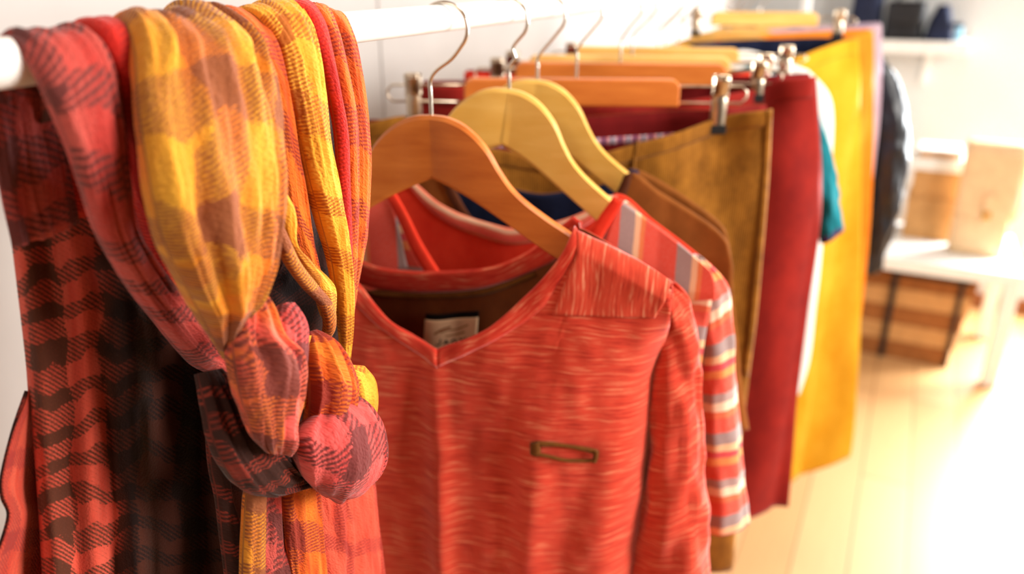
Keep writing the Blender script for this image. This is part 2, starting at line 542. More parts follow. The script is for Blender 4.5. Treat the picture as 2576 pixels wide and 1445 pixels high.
def hook_path(F, au, av, lean=0.0):
    """steel hook: over the rail, S-bend, straight stem down to (au, av) in the hanging plane"""
    cr = 0.0205; cv = -(ROD_R + 0.0018) + cr; cu = 0.004
    pts = [(cu + cr * cos(t), cv - cr * sin(t)) for t in np.linspace(radians(172), radians(-38), 26)]
    ex, ey = pts[-1]
    pts += [(ex - 0.010, ey + 0.012), (au + 0.006 - lean * 0.2, ey + 0.022), (au - lean * 0.6, ey + 0.031), (au - lean * 0.3, ey + 0.042)]
    pts += [(au, av - 0.004), (au, av + 0.006)]
    sp = spline([p for p in pts], 4)
    return [F.W(u, v, 0) for u, v in sp]

q1 = lambda pts, n=0: F1.q(pts, n)
_apex = F1.uv(1085, 289)
arm_top = q1([(1085, 289), (1130, 295), (1180, 318), (1230, 365), (1268, 425), (1300, 468), (1340, 504), (1400, 545), (1445, 572), (1540, 632), (1600, 670), (1622, 690)]) - _apex
arm_bot = q1([(1626, 722), (1600, 734), (1540, 708), (1415, 637), (1350, 597), (1280, 552), (1200, 502), (1140, 470), (1085, 446)]) - _apex
arm_top[:, 0] *= 0.96; arm_bot[:, 0] *= 0.96

BEND = 0.085
def shirt_hanger(F, apex_px, roll, mat, label):
    h = thing('wooden_hanger', label, 'hanger', 'wooden shirt hangers')
    a = F.uv(*apex_px)
    top = spline(arm_top, 6); bot = spline(arm_bot, 6)
    bend = lambda u, w: BEND * abs(u - a[0])
    c, s = cos(radians(roll)), sin(radians(roll))
    for sg in (1, -1):
        out = np.vstack([top, bot]).copy(); out[:, 0] *= sg
        out = np.stack([out[:, 0] * c - out[:, 1] * s, out[:, 0] * s + out[:, 1] * c], 1) + a
        if sg < 0: out = out[::-1]
        # side walls and faces as a ribbon of quads, so that the arm can bend
        n = len(top); mt = out if sg > 0 else out[::-1]
        T, B = mt[:n], mt[n:][::-1]
        B = resample(B, n)
        g = []
        hw = 0.0055
        for i in range(n):
            m = []
            bt, bb = bend(*T[i]), bend(*B[i])
            for (p, nn) in ((T[i], hw * 0.55), (T[i] * 0.94 + B[i] * 0.06, hw), (B[i] * 0.94 + T[i] * 0.06, hw), (B[i], hw * 0.55), (B[i], -hw * 0.55), (B[i] * 0.94 + T[i] * 0.06, -hw), (T[i] * 0.94 + B[i] * 0.06, -hw), (T[i], -hw * 0.55)):
                m.append(F.W(p[0], p[1], nn + bend(p[0], p[1])))
            g.append(m)
        o = grid_mesh('hanger_arm', np.array(g), mat, h, closed=True, caps=True)
        o.data.polygons.foreach_set('use_smooth', [False] * len(o.data.polygons))
    tube('hook', hook_path(F, a[0], a[1]), 0.0017, M['steel'], h, 12)
    return h

shirt_hanger(F1, (1085, 289), 0, M['wood_o'], 'orange-brown wooden hanger in front, holding the coral V-neck shirt')
shirt_hanger(F2, (1281, 223), 7, M['wood_y'], 'yellow wooden hanger holding the striped shirt, second from the scarf')
shirt_hanger(F3, (1352, 200), 5, M['wood_y'], 'yellow wooden hanger with brown top, half hidden behind the striped shirt hanger')

def clip_hanger(F, bar, clips, mat, label, stem_px, drop=0.0):
    """bar = (pxL, pxR, pyTop, pyBot); clips = (pxL, pxR)"""
    h = thing('clip_hanger', label, 'hanger', 'wooden clip hangers')
    (uL, vt), (uR, vt2) = F.uv(bar[0], bar[2]), F.uv(bar[1], bar[2])
    vb = F.uv((bar[0] + bar[1]) / 2, bar[3])[1]; vt = F.uv((bar[0] + bar[1]) / 2, bar[2])[1]
    um = (uL + uR) / 2
    r = 0.012
    out = []
    for cx, cy, a0, a1 in ((uR - r, vt + r, -90, 0), (uR - 0.003, vb - 0.003, 0, 90), (uL + 0.003, vb - 0.003, 90, 180), (uL + r, vt + r, 180, 270)):
        rr = r if cy == vt + r else 0.003
        for t in np.linspace(a0, a1, 7):
            out.append((cx + rr * cos(radians(t)), cy + rr * sin(radians(t))))
    prism('wooden_bar', F, out, -0.0075, 0.0075, mat, h, 0.0055)
    su = F.uv(stem_px, bar[2])[0]
    tube('hook', hook_path(F, su, vt), 0.0017, M['steel'], h, 12)
    cl = [F.uv(c, (bar[2] + bar[3]) / 2)[0] for c in clips]
    ext = 0.032
    w0, w1 = vt + 0.009, vb - 0.004
    loop = [(uR - 0.02, w0), (cl[1] + ext - 0.006, w0), (cl[1] + ext, w0 + 0.006), (cl[1] + ext, w1 - 0.006), (cl[1] + ext - 0.006, w1), (uR - 0.02, w1)]
    tube('wire_loop', [F.W(u, v, 0) for u, v in loop], 0.0016, M['clip'], h, 8)
    loop = [(uL + 0.02, w0), (cl[0] - ext + 0.006, w0), (cl[0] - ext, w0 + 0.006), (cl[0] - ext, w1 - 0.006), (cl[0] - ext + 0.006, w1), (uL + 0.02, w1)]
    tube('wire_loop', [F.W(u, v, 0) for u, v in loop], 0.0016, M['clip'], h, 8)
    for c in cl:
        # one spring clip: two leaves pinching at the bottom, rolled top, rubber pads
        c0 = thing_part('clip', h)
        top, pivot, bot = w0 - 0.013, (w0 + w1) / 2, w1 + 0.022 + drop
        for sg in (1, -1):
            prof = [(top, sg * 0.011), (top + 0.004, sg * 0.0125), (w0, sg * 0.0095), (pivot, sg * 0.0055), (w1, sg * 0.006), (bot - 0.006, sg * 0.005), (bot, sg * 0.0035)]
            sp = spline(prof, 4)
            G = np.array([[F.W(c + e * 0.0085, v, n) for e in (-1, -0.9, 0, 0.9, 1)] for v, n in sp])
            G[:, 0] -= F.N * sg * 0.002; G[:, 4] -= F.N * sg * 0.002
            leaf = grid_mesh('clip_leaf', G, M['clip'], c0, solid=0.0012)
            obox('rubber_pad', F.W(c, bot - 0.003, sg * 0.005), F.U * 0.0098, F.V * 0.0055, F.N * 0.0022, M['rubber'], c0, 0.001)
        tube('spring', [F.W(c + e, pivot, 0) for e in np.linspace(-0.010, 0.010, 6)], 0.0042, M['clip'], c0, 12)
        tube('rolled_top', [F.W(c + e, top, 0.0112) for e in np.linspace(-0.0085, 0.0085, 5)], 0.0024, M['clip'], c0, 10)
    return h

def thing_part(name, parent):
    o = bpy.data.objects.new(name, None); o.empty_display_size = 0.02; COL.objects.link(o); o.parent = parent
    return o

clip_hanger(FA, (1167, 1712, 197, 266), (1040, 1812), M['wood_o'], 'wooden clip hanger holding the brown corduroy trousers, nearest of the clip hangers', 1450, 0.012)
clip_hanger(FB, (1296, 1828, 158, 214), (1252, 1908), M['wood_o'], 'wooden clip hanger holding the dark red trousers', 1560)
clip_hanger(FC, (1330, 1838, 140, 186), (1290, 1925), M['wood_p'], 'pale wooden clip hanger just behind the one with the dark red trousers', 1590)
clip_hanger(FD, (1425, 1862, 118, 158), (1438, 1978), M['wood_p'], 'pale wooden clip hanger with the crimson skirt, before the white shirt', 1655, 0.004)
clip_hanger(FG, (1790, 2060, 30, 66), (1752, 2112), M['wood_p'], 'pale wooden clip hanger holding the yellow trousers', 1835)

# ------------------------------------------------------------------ garment helpers
def coons(T, B, L, R, nr, nc, by_u=True):
    T = resample_u(T, nc) if by_u else resample(T, nc)
    B = resample_u(B, nc) if by_u else resample(B, nc)
    L = resample(L, nr); R = resample(R, nr)
    s = np.linspace(0, 1, nc)[None, :, None]; t = np.linspace(0, 1, nr)[:, None, None]
    G = (1 - t) * T[None] + t * B[None] + (1 - s) * L[:, None] + s * R[:, None]
    G -= (1 - s) * (1 - t) * T[0] + s * (1 - t) * T[-1] + (1 - s) * t * B[0] + s * t * B[-1]
    return G

def sheet(name, F, G, nf, mat, parent, solid=0.0014, jitter=0.0):
    r, c = G.shape[:2]
    P = np.array([[F.W(G[i, j, 0], G[i, j, 1], nf(G[i, j, 0], G[i, j, 1])) for j in range(c)] for i in range(r)])
    return grid_mesh(name, P, mat, parent, uv=G.copy(), solid=solid)

def strip(name, F, inner, outer, nf, mat, parent, n=40, k=7, th=0.0016, solid=0.001, uvrot=False):
    A = resample(spline(inner), n); B = resample(spline(outer), n)
    P, UV = [], []
    d = np.r_[0, np.cumsum(np.linalg.norm(np.diff(A, axis=0), axis=1))]
    for i in range(n):
        row, ur = [], []
        for j in range(k):
            e = j / (k - 1)
            p = A[i] * (1 - e) + B[i] * e
            row.append(F.W(p[0], p[1], nf(*p) + th * (1 - (2 * e - 1) ** 4)))
            ur.append((d[i], e * np.linalg.norm(B[i] - A[i])))
        P.append(row); UV.append(ur)
    return grid_mesh(name, np.array(P), mat, parent, uv=np.array(UV), solid=solid)

def sleeve(name, F, rows, n0, depth, mat, parent, seed=0, amp=0.003, seg=40, m=10, hollow=True):
    """rows: (xl, yl, xr, yr) in the photo, carried to the hanging plane at offset n0: a soft flattened tube"""
    L = spline([F.uv(r[0], r[1], n0) for r in rows], m); R = spline([F.uv(r[2], r[3], n0) for r in rows], m)
    P, UV = [], []
    dl = 0.0
    for i in range(len(L)):
        if i: dl += np.linalg.norm((L[i] + R[i] - L[i - 1] - R[i - 1]) / 2)
        row, ur = [], []
        C, Wd = (L[i] + R[i]) / 2, (R[i] - L[i]) / 2
        w = np.linalg.norm(Wd)
        dep = min(depth, w * 0.9)
        for j in range(seg):
            a = 2 * pi * j / seg
            p = C + Wd * cos(a)
            wr = amp * (nz(cos(a) * 2.2 + seed, sin(a) * 2.2, dl * 18) + 0.5 * nz(cos(a) * 4 + seed, sin(a) * 4, dl * 45))
            row.append(F.W(p[0], p[1], n0 + dep * sin(a) + wr) + F.U * wr * cos(a))
            ur.append((a / (2 * pi) * 2 * pi * w * 0.8, dl))
        P.append(row); UV.append(ur)
    return grid_mesh(name, np.array(P), mat, parent, uv=np.array(UV), closed=True, solid=0.0012)

def mir(P, uc):
    Q = np.array(P, float).copy(); Q[:, 0] = 2 * uc - Q[:, 0]
    return Q[::-1]

# ------------------------------------------------------------------ coral V-neck shirt
def coral_shirt():
    F = F1
    t = thing('long_sleeved_shirt', 'coral melange long-sleeved V-neck shirt with brown-edged chest pocket', 'shirt')
    uc = F.uv(1100, 905, 0.042)[0]
    def folds(u, v):
        x = u - uc
        k = min(1, max(0, (v - 0.26) / 0.2))
        n = 0.0
        ridge = -0.002 + 0.006 * (v - 0.3)
        n += 0.0050 * k * exp(-((x - ridge) / 0.010) ** 2) - 0.0030 * k * exp(-((x - ridge + 0.026) / 0.014) ** 2)
        n -= 0.0035 * k * exp(-((x - 0.068 + 0.05 * (v - 0.4)) / 0.014) ** 2)
        n += 0.0025 * k * exp(-((x - 0.092) / 0.018) ** 2)
        n += 0.0022 * k * sin(x * 70 + 1.5 + 3 * nz(v * 5, 1.0)) + 0.0022 * nz(x * 22, v * 9, 3.0) + 0.0010 * nz(x * 60, v * 40, 5.0)
        return n * 1.7
    right = F.q([(1692, 706), (1688, 790), (1668, 868), (1644, 950), (1634, 1080), (1620, 1250), (1600, 1445), (1588, 1600)], 0.0)
    right = np.vstack([right, right[-1] + [-0.004, 0.10], right[-1] + [-0.006, 0.20]])
    shR = F.q([(1448, 572), (1560, 628), (1640, 672), (1692, 706)], 0.012)
    vs_ = lambda ax: np.interp(ax, shR[:, 0] - uc, shR[:, 1])
    def nf(u, v):
        hw = np.interp(v, right[:, 1], right[:, 0]) - uc
        x = (u - uc) / (hw * 1.004 + 0.004)
        k = min(1.0, max(0.0, (v - right[0, 1] - 0.012) / 0.075))
        k = k * k * (3 - 2 * k)
        body = -0.045 + 0.085 * max(0.0, 1 - abs(x) ** 7) ** 0.5
        d = v - vs_(abs(u - uc))
        yoke = BEND * abs(u - uc) + 0.0115 * min(1.0, max(0.0, d) / 0.016) ** 0.5 + 0.02 * max(0, 1 - (u - uc) ** 2 / 0.04) * min(1, max(0, d) / 0.1)
        return body * k + yoke * (1 - k) + folds(u, v)
    neckR = [(1470, 596), (1452, 632), (1436, 664), (1398, 724), (1361, 778), (1289, 830), (1180, 888), (1098, 924)]
    inR = [(1446, 568), (1429, 610), (1411, 643), (1367, 699), (1320, 746), (1258, 803), (1205, 838), (1130, 880)]
    N0 = 0.035
    nR = F.qs(neckR, nf); iR = F.qs(inR, nf); iR[-1, 0] = uc; nR[-1, 0] = uc
    edge = nR * 0.35 + iR * 0.65
    top_half = np.vstack([edge[::-1], shR[1:]])
    top_half[0, 0] = uc
    top = np.vstack([mir(top_half, uc)[:-1], top_half])
    left = mir(right, uc)[::-1]
    bot = np.array([left[-1], right[-1]])
    G = coons(spline(top, 8), spline(bot, 8), spline(left, 8), spline(right, 8), 130, 110)
    sheet('front_panel', F, G, nf, M['mel'], t)
    # V-neck binding: two strips crossing at the point of the V
    e = lambda d: (lambda u, v: nf(u, v) + d)
    strip('neckband', F, iR, nR, e(0.0004), M['mel_band'], t, th=0.0012)
    strip('neckband', F, mir(iR, uc)[::-1], mir(nR, uc)[::-1], e(0.0010), M['mel_band'], t, th=0.0012)
    # upright-grain yokes on the shoulders
    yk = F.qs([(1452, 578), (1560, 629), (1640, 673), (1688, 706)], nf)
    ykb = F.qs([(1392, 790), (1480, 794), (1570, 797), (1648, 798)], nf)
    ykl = F.qs([(1452, 578), (1450, 640), (1425, 700), (1392, 790)], nf)
    ykr = F.qs([(1688, 706), (1672, 760), (1648, 798)], nf)
    for sg in (1, -1):
        a, b, c, d = yk, ykb, ykl, ykr
        if sg < 0:
            a, b = mir(yk, uc), mir(ykb, uc)
            c, d = mir(ykr, uc)[::-1], mir(ykl, uc)[::-1]
        Gy = coons(spline(a, 8), spline(b, 8), spline(c, 8), spline(d, 8), 30, 40)
        sheet('shoulder_yoke', F, Gy, e(0.0016), M['mel_v'], t, 0.001)
    # chest pocket with brown binding
    pk = thing_part('chest_pocket', t)
    pu = F.qs([(1337, 1110), (1360, 1107), (1420, 1114), (1470, 1121), (1506, 1130)], nf)
    pu2 = F.qs([(1342, 1122), (1364, 1121), (1420, 1122), (1470, 1132), (1503, 1143)], nf)
    pl2 = F.qs([(1340, 1130), (1364, 1136), (1420, 1149), (1470, 1151), (1502, 1150)], nf)
    pl = F.qs([(1337, 1137), (1362, 1144), (1420, 1156), (1470, 1158), (1500, 1158)], nf)
    strip('pocket_binding', F, pu, pu2, e(0.002), M['brown_rim'], pk, 24, 5)
    strip('pocket_binding', F, pl2, pl, e(0.003), M['brown_rim'], pk, 24, 5)
    strip('pocket_binding', F, F.qs([(1336, 1110), (1336, 1124), (1336, 1138)], nf), F.qs([(1360, 1108), (1361, 1124), (1360, 1144)], nf), e(0.003), M['brown_rim'], pk, 10, 5)
    strip('pocket_binding', F, F.qs([(1495, 1128), (1494, 1144), (1490, 1158)], nf), F.qs([(1507, 1131), (1505, 1146), (1501, 1159)], nf), e(0.003), M['brown_rim'], pk, 10, 5)
    # back: brown inside, coral outside
    def nb(u, v):
        base = -0.034 * sqrt(max(0.5, 1 - ((u - uc) / 0.25) ** 2)) + 0.003 * nz(u * 20, v * 12, 9)
        if abs(u - uc) < shR[0, 0] - uc: return base
        k = min(1.0, max(0.0, v - vs_(abs(u - uc))) / 0.06) ** 0.6
        return base * k + (BEND * abs(u - uc) - 0.002) * (1 - k)
    bT = F.q([(760, 545), (800, 585), (850, 620), (905, 647), (960, 668), (1050, 681), (1150, 680), (1250, 665), (1320, 636), (1362, 606), (1420, 560), (1446, 540)], -0.034)
    bB = F.q([(735, 565), (780, 612), (840, 672), (905, 708), (960, 724), (1050, 736), (1150, 733), (1250, 714), (1340, 682), (1425, 636), (1462, 590), (1476, 560)], -0.034)
    strip('back_neckband', F, bT, bB, lambda u, v: nb(u, v) + 0.001, M['mel_band'], t, 70)
    th_ = shR + np.array([0.002, 0.001])
    mid = np.array([p for p in bB if uc - (th_[0, 0] - uc) + 0.008 < p[0] < th_[0, 0] - 0.008]) + np.array([0, -0.003])
    tp = np.vstack([mir(th_, uc), mid, th_])
    rb = right + np.array([0.0, 0.0])
    lb = mir(rb, uc)[::-1]
    Gb = coons(spline(tp, 8), spline(np.array([lb[-1], rb[-1]]), 8), spline(lb, 8), spline(rb, 8), 60, 80)
    sheet('back_lining', F, Gb[:34, 9:-9], nb, M['brown_in'], t, 0.001)
    sheet('back_panel', F, Gb, lambda u, v: nb(u, v) - 0.0016, M['mel'], t, 0.001)
    strip('facing', F, F.q([(940, 742), (1050, 752), (1150, 750), (1250, 732), (1350, 695)], -0.033), F.q([(935, 732), (1050, 739), (1150, 737), (1250, 718), (1345, 684)], -0.033), lambda u, v: nb(u, v) + 0.001, M['brown_rim'], t, 40, 5)
    # sleeves
    rs = [(1640, 716, 1690, 708), (1644, 800, 1732, 756), (1636, 880, 1750, 840), (1628, 960, 1758, 925), (1618, 1100, 1768, 1090), (1600, 1300, 1782, 1290), (1580, 1480, 1793, 1470), (1566, 1640, 1800, 1630), (1556, 1900, 1806, 1890), (1560, 2140, 1800, 2130)]
    sleeve('sleeve', F, rs, -0.022, 0.036, M['mel'], t, 1.3, 0.006)
    # the other sleeve, mirrored about the middle of the shirt
    o = [c for c in t.children if c.name.startswith('sleeve')][0]
    me = o.data.copy()
    co = np.empty(len(me.vertices) * 3); me.vertices.foreach_get('co', co); co = co.reshape(-1, 3)
    rel = co - F.O
    uu = rel @ F.U
    co = co + np.outer(2 * (uc - uu), F.U)
    me.vertices.foreach_set('co', co.ravel()); me.flip_normals(); me.update()
    s2 = new_obj('sleeve', me, None, t)
    m = s2.modifiers.new('thickness', 'SOLIDIFY'); m.thickness = 0.0012; m.offset = 0
    # woven label inside the back neck
    lb_ = thing_part('brand_label', t)
    nl = -0.030
    P4 = [F.uv(1072, 801, nl), F.uv(1206, 794, nl), F.uv(1200, 880, nl), F.uv(1068, 884, nl)]
    def lab(cx, cy):
        a = P4[0] * (1 - cx) + P4[1] * cx; b = P4[3] * (1 - cx) + P4[2] * cx
        p = a * (1 - cy) + b * cy
        p = p + np.array([0, 0.0022 * sin(pi * cx) * (1 - cy)])
        return p
    def lpos(cx, cy, d=0.0):
        p = lab(cx, cy)
        return F.W(p[0], p[1], nl + 0.0025 * sin(cx * 7 + 0.5) + 0.002 + d)
    g = np.array([[lpos(i / 20, j / 12) for i in range(21)] for j in range(13)])
    grid_mesh('woven_patch', g, plain('label_cream', (226, 190, 150), 0.8, 0.1), lb_, solid=0.0008)
    gk = np.array([[lpos(i / 20 , -0.17 + 0.2 * j / 4, -0.001) for i in range(21)] for j in range(5)])
    grid_mesh('label_fold', gk, plain('label_black', (20, 16, 16), 0.8, 0.1), lb_, solid=0.0008)
    ink = plain('label_ink', (34, 30, 34), 0.8, 0.1); ink2 = plain('label_ink_brown', (150, 96, 58), 0.8, 0.1)
    # lettering, drawn as strokes laid on the patch
    def stroke(pts, w, mat):
        sp = spline([(a, b) for a, b in pts], 5)
        gg = []
        for i, (a, b) in enumerate(sp):
            d = sp[min(i + 1, len(sp) - 1)] - sp[max(i - 1, 0)]
            d = d * np.array([1.0, 0.63]); d = d / (np.linalg.norm(d) + 1e-9)
            pr = np.array([-d[1], d[0] / 0.63]) * w
            gg.append([lpos(a - pr[0], b - pr[1], 0.0007), lpos(a + pr[0], b + pr[1], 0.0007)])
        return grid_mesh('stroke', np.array(gg), mat)
    S = []
    def letter(x, y, w, h, strokes):
        for st in strokes:
            S.append(stroke([(x + a * w, y + b * h) for a, b in st], 0.011, ink))
    y0, hh = 0.64, 0.14
    letter(0.24, y0 - 0.05, 0.075, hh + 0.04, [[(1, 0), (1, 0.5), (0.9, 0.9), (0.5, 1.0), (0.0, 0.8)]])
    letter(0.37, y0, 0.09, hh, [[(0, 1), (0.5, 0)], [(0.5, 0), (1, 1)], [(0.22, 0.65), (0.78, 0.65)]])
    letter(0.515, y0, 0.085, hh, [[(1, 0.2), (0.5, 0), (0.05, 0.3), (0.05, 0.7), (0.5, 1.0), (1, 0.85), (1, 0.55), (0.6, 0.55)]])
    letter(0.65, y0 - 0.03, 0.085, hh, [[(0, 0), (0.5, 0.5)], [(1, 0), (0.5, 0.5)], [(0.5, 0.5), (0.5, 1)]])
    letter(0.775, y0 - 0.06, 0.0, hh * 0.8, [[(0, 0), (0, 1)]])
    merged('lettering', S, ink, lb_)
    S2 = [stroke([(0.2, 0.42), (0.32, 0.3), (0.48, 0.24)], 0.02, ink2), stroke([(0.3, 0.38), (0.42, 0.33), (0.6, 0.33), (0.82, 0.2)], 0.012, ink2), stroke([(0.4, 0.52), (0.58, 0.5), (0.75, 0.42)], 0.014, ink2), stroke([(0.36, 0.88), (0.5, 0.9), (0.64, 0.86)], 0.014, ink2)]
    merged('emblem', S2, ink2, lb_)
coral_shirt()

# ------------------------------------------------------------------ striped shirt
ST = [(0.0, (226, 60, 34)), (0.16, (150, 128, 128)), (0.30, (236, 190, 140)), (0.38, (214, 40, 60)), (0.46, (240, 140, 60)), (0.55, (228, 62, 38)), (0.72, (168, 140, 136)), (0.82, (246, 214, 180)), (0.92, (228, 96, 44))]
M['st_h'] = stripes('striped_jersey', ST, 0.105, 1, 0.002, 0.03)
ST2 = [(0.0, (228, 62, 36)), (0.34, (160, 140, 138)), (0.60, (240, 196, 150)), (0.70, (232, 120, 50)), (0.78, (228, 62, 36))]
M['st_v'] = stripes('striped_jersey_upright', ST2, 0.058, 0, 0.001, 0.012)
M['st_red'] = cloth('red_jersey', (216, 48, 28), (230, 66, 40), 40)
M['st_in'] = stripes('striped_jersey_inside', [(0.0, (236, 120, 84)), (0.10, (240, 196, 160)), (0.30, (226, 96, 60)), (0.42, (222, 56, 34)), (0.8, (230, 130, 60)), (0.88, (222, 56, 34))], 0.020, 1, 0.002, 0.0)
def striped_shirt():
    F = F2
    t = thing('striped_shirt', 'red, grey and cream striped shirt hanging right behind the coral V-neck shirt', 'shirt')
    uc = F.uv(1272, 500)[0]
    nf = lambda u, v: max(0.030 * sqrt(max(0.0, 1 - ((u - uc) / 0.26) ** 2)), (BEND * abs(u - uc) + 0.010) * max(0.0, min(1, (0.36 - v) / 0.1))) + 0.003 * nz(u * 20, v * 10, 2) + 0.002
    nb = lambda u, v: -0.026 * sqrt(max(0.02, 1 - ((u - uc) / 0.28) ** 2)) + 0.003 * nz(u * 20, v * 10, 4)
    inR = F.q([(1548, 486), (1520, 524), (1490, 570), (1450, 640), (1390, 720), (1300, 780), (1272, 784)], 0.02)
    ouR = F.q([(1572, 498), (1546, 540), (1518, 590), (1480, 665), (1410, 752), (1310, 815), (1272, 818)], 0.02)
    inR[-1, 0] = ouR[-1, 0] = uc
    sh = F.q([(1560, 492), (1640, 548), (1720, 606), (1785, 660)], 0.008)
    half = np.vstack([ouR[::-1], sh[1:]])
    top = np.vstack([mir(half, uc)[:-1], half])
    rt = F.q([(1785, 660), (1790, 740), (1765, 900), (1750, 1100), (1740, 1310)], 0.008)
    lt = mir(rt, uc)[::-1]
    G = coons(spline(top, 8), spline(np.array([lt[-1], rt[-1]])), spline(lt, 8), spline(rt, 8), 50, 90)
    sheet('front_panel', F, G, nf, M['st_h'], t)
    # upright-striped shoulder pieces
    a = F.q([(1562, 494), (1640, 550), (1720, 608), (1788, 664)], 0.012)
    b = F.q([(1500, 700), (1600, 730), (1700, 745), (1800, 735)], 0.02)
    l = F.q([(1562, 494), (1530, 580), (1500, 700)], 0.02); r = F.q([(1788, 664), (1800, 700), (1800, 735)], 0.01)
    for sg in (1, -1):
        A, B, L, R_ = (a, b, l, r) if sg > 0 else (mir(a, uc), mir(b, uc), mir(r, uc)[::-1], mir(l, uc)[::-1])
        Gy = coons(spline(A, 8), spline(B, 8), spline(L, 8), spline(R_, 8), 24, 40)
        sheet('shoulder_yoke', F, Gy, lambda u, v: nf(u, v) + 0.0022, M['st_v'], t, 0.001)
    for sg in (1, -1):
        I, O_ = (inR, ouR) if sg > 0 else (mir(inR, uc)[::-1], mir(ouR, uc)[::-1])
        strip('neckband', F, I, O_, lambda u, v: nf(u, v) + 0.0035, M['st_red'], t)
    bt = F.q([(1272, 571), (1330, 568), (1400, 556), (1470, 530), (1530, 488)], -0.026); bb = F.q([(1272, 612), (1340, 608), (1420, 590), (1490, 555), (1556, 490)], -0.026)
    bt[0, 0] = bb[0, 0] = uc
    T_ = np.vstack([mir(bt, uc)[:-1], bt]); B_ = np.vstack([mir(bb, uc)[:-1], bb])
    strip('back_neckband', F, T_, B_, lambda u, v: nb(u, v) + 0.002, M['st_in'], t, 60)
    half = np.vstack([bt[:-1] + [0, 0.004], F.q([(1548, 486), (1640, 552), (1720, 610), (1790, 664)], -0.006)])
    tp = np.vstack([mir(half, uc)[:-1], half])
    rb = F.q([(1790, 664), (1800, 760), (1775, 1000), (1755, 1310)], -0.02); lb = mir(rb, uc)[::-1]
    Gb = coons(spline(tp, 8), spline(np.array([lb[-1], rb[-1]])), spline(lb, 8), spline(rb, 8), 40, 60)
    sheet('back_panel', F, Gb, nb, M['st_red'], t)
    rows = [(1745, 640, 1768, 652), (1752, 720, 1818, 700), (1752, 800, 1838, 760), (1750, 950, 1850, 940), (1748, 1100, 1860, 1095), (1746, 1230, 1872, 1220), (1744, 1312, 1880, 1306)]
    sleeve('sleeve', F, rows, -0.004, 0.03, M['st_h'], t, 4.2, 0.003)
    mirror_part(t, 'sleeve', F, uc)

def mirror_part(t, name, F, uc, nm=None):
    o = [c for c in t.children if c.name.split('.')[0] == name][0]
    me = o.data.copy()
    co = np.empty(len(me.vertices) * 3); me.vertices.foreach_get('co', co); co = co.reshape(-1, 3)
    co = co + np.outer(2 * (uc - (co - F.O) @ F.U), F.U)
    me.vertices.foreach_set('co', co.ravel()); me.flip_normals(); me.update()
    s2 = new_obj(name, me, None, t)
    for m0 in o.modifiers:
        if m0.type == 'SOLIDIFY':
            m = s2.modifiers.new('thickness', 'SOLIDIFY'); m.thickness = m0.thickness; m.offset = 0
    return s2
striped_shirt()

# ------------------------------------------------------------------ brown top with navy inside
M['brown_top'] = cloth('brown_jersey', (124, 70, 24), (148, 86, 34), 40)
M['brown_dk'] = cloth('dark_brown_rib', (74, 36, 18), (92, 48, 24), 40)
M['navy'] = cloth('navy_jersey', (14, 20, 44), (26, 36, 66), 40)
def brown_top():
    F = F3
    t = thing('brown_jersey', 'plain brown short-sleeved top with navy inside, hanging behind the striped shirt', 'top')
    uc = F.uv(1350, 500)[0]
    nf = lambda u, v: max(0.026 * sqrt(max(0.0, 1 - ((u - uc) / 0.27) ** 2)), (BEND * abs(u - uc) + 0.009) * max(0.0, min(1, (0.36 - v) / 0.1))) + 0.003 * nz(u * 20, v * 10, 12)
    nb = lambda u, v: -0.026 * sqrt(max(0.02, 1 - ((u - uc) / 0.27) ** 2)) + 0.003 * nz(u * 20, v * 10, 14)
    inR = F.q([(1572, 436), (1552, 480), (1500, 560), (1420, 620), (1350, 640)], 0.02)
    ouR = F.q([(1592, 428), (1574, 486), (1520, 575), (1430, 642), (1350, 664)], 0.02)
    inR[-1, 0] = ouR[-1, 0] = uc
    sh = F.q([(1592, 428), (1660, 468), (1740, 518), (1800, 560), (1828, 592)], 0.004)
    half = np.vstack([ouR[::-1], sh[1:]]); top = np.vstack([mir(half, uc)[:-1], half])
    rt = F.q([(1828, 592), (1840, 650), (1842, 720), (1855, 850), (1868, 980), (1884, 1078)], 0.0)
    lt = mir(rt, uc)[::-1]
    G = coons(spline(top, 8), spline(np.array([lt[-1], rt[-1]])), spline(lt, 8), spline(rt, 8), 40, 80)
    sheet('front_panel', F, G, nf, M['brown_top'], t)
    for sg in (1, -1):
        I, O_ = (inR, ouR) if sg > 0 else (mir(inR, uc)[::-1], mir(ouR, uc)[::-1])
        strip('neckband', F, I, O_, lambda u, v: nf(u, v) + 0.0022, M['brown_dk'], t)
    bt = F.q([(1350, 492), (1420, 488), (1500, 474), (1560, 445), (1592, 428)], -0.026)
    bt[0, 0] = uc
    half = np.vstack([bt, F.q([(1660, 470), (1740, 520), (1800, 562), (1830, 594)], -0.004)]); tp = np.vstack([mir(half, uc)[:-1], half])
    Gb = coons(spline(tp, 8), spline(np.array([lt[-1], rt[-1]])), spline(lt, 8), spline(rt, 8), 40, 60)
    sheet('back_panel', F, Gb, lambda u, v: nb(u, v) - 0.002, M['brown_top'], t)
    sheet('back_lining', F, Gb[:26, 14:-14], lambda u, v: nb(u, v) + 0.0005, M['navy'], t, 0.001)
    hem = F.q([(1760, 1062), (1884, 1078)], 0.0)
brown_top()

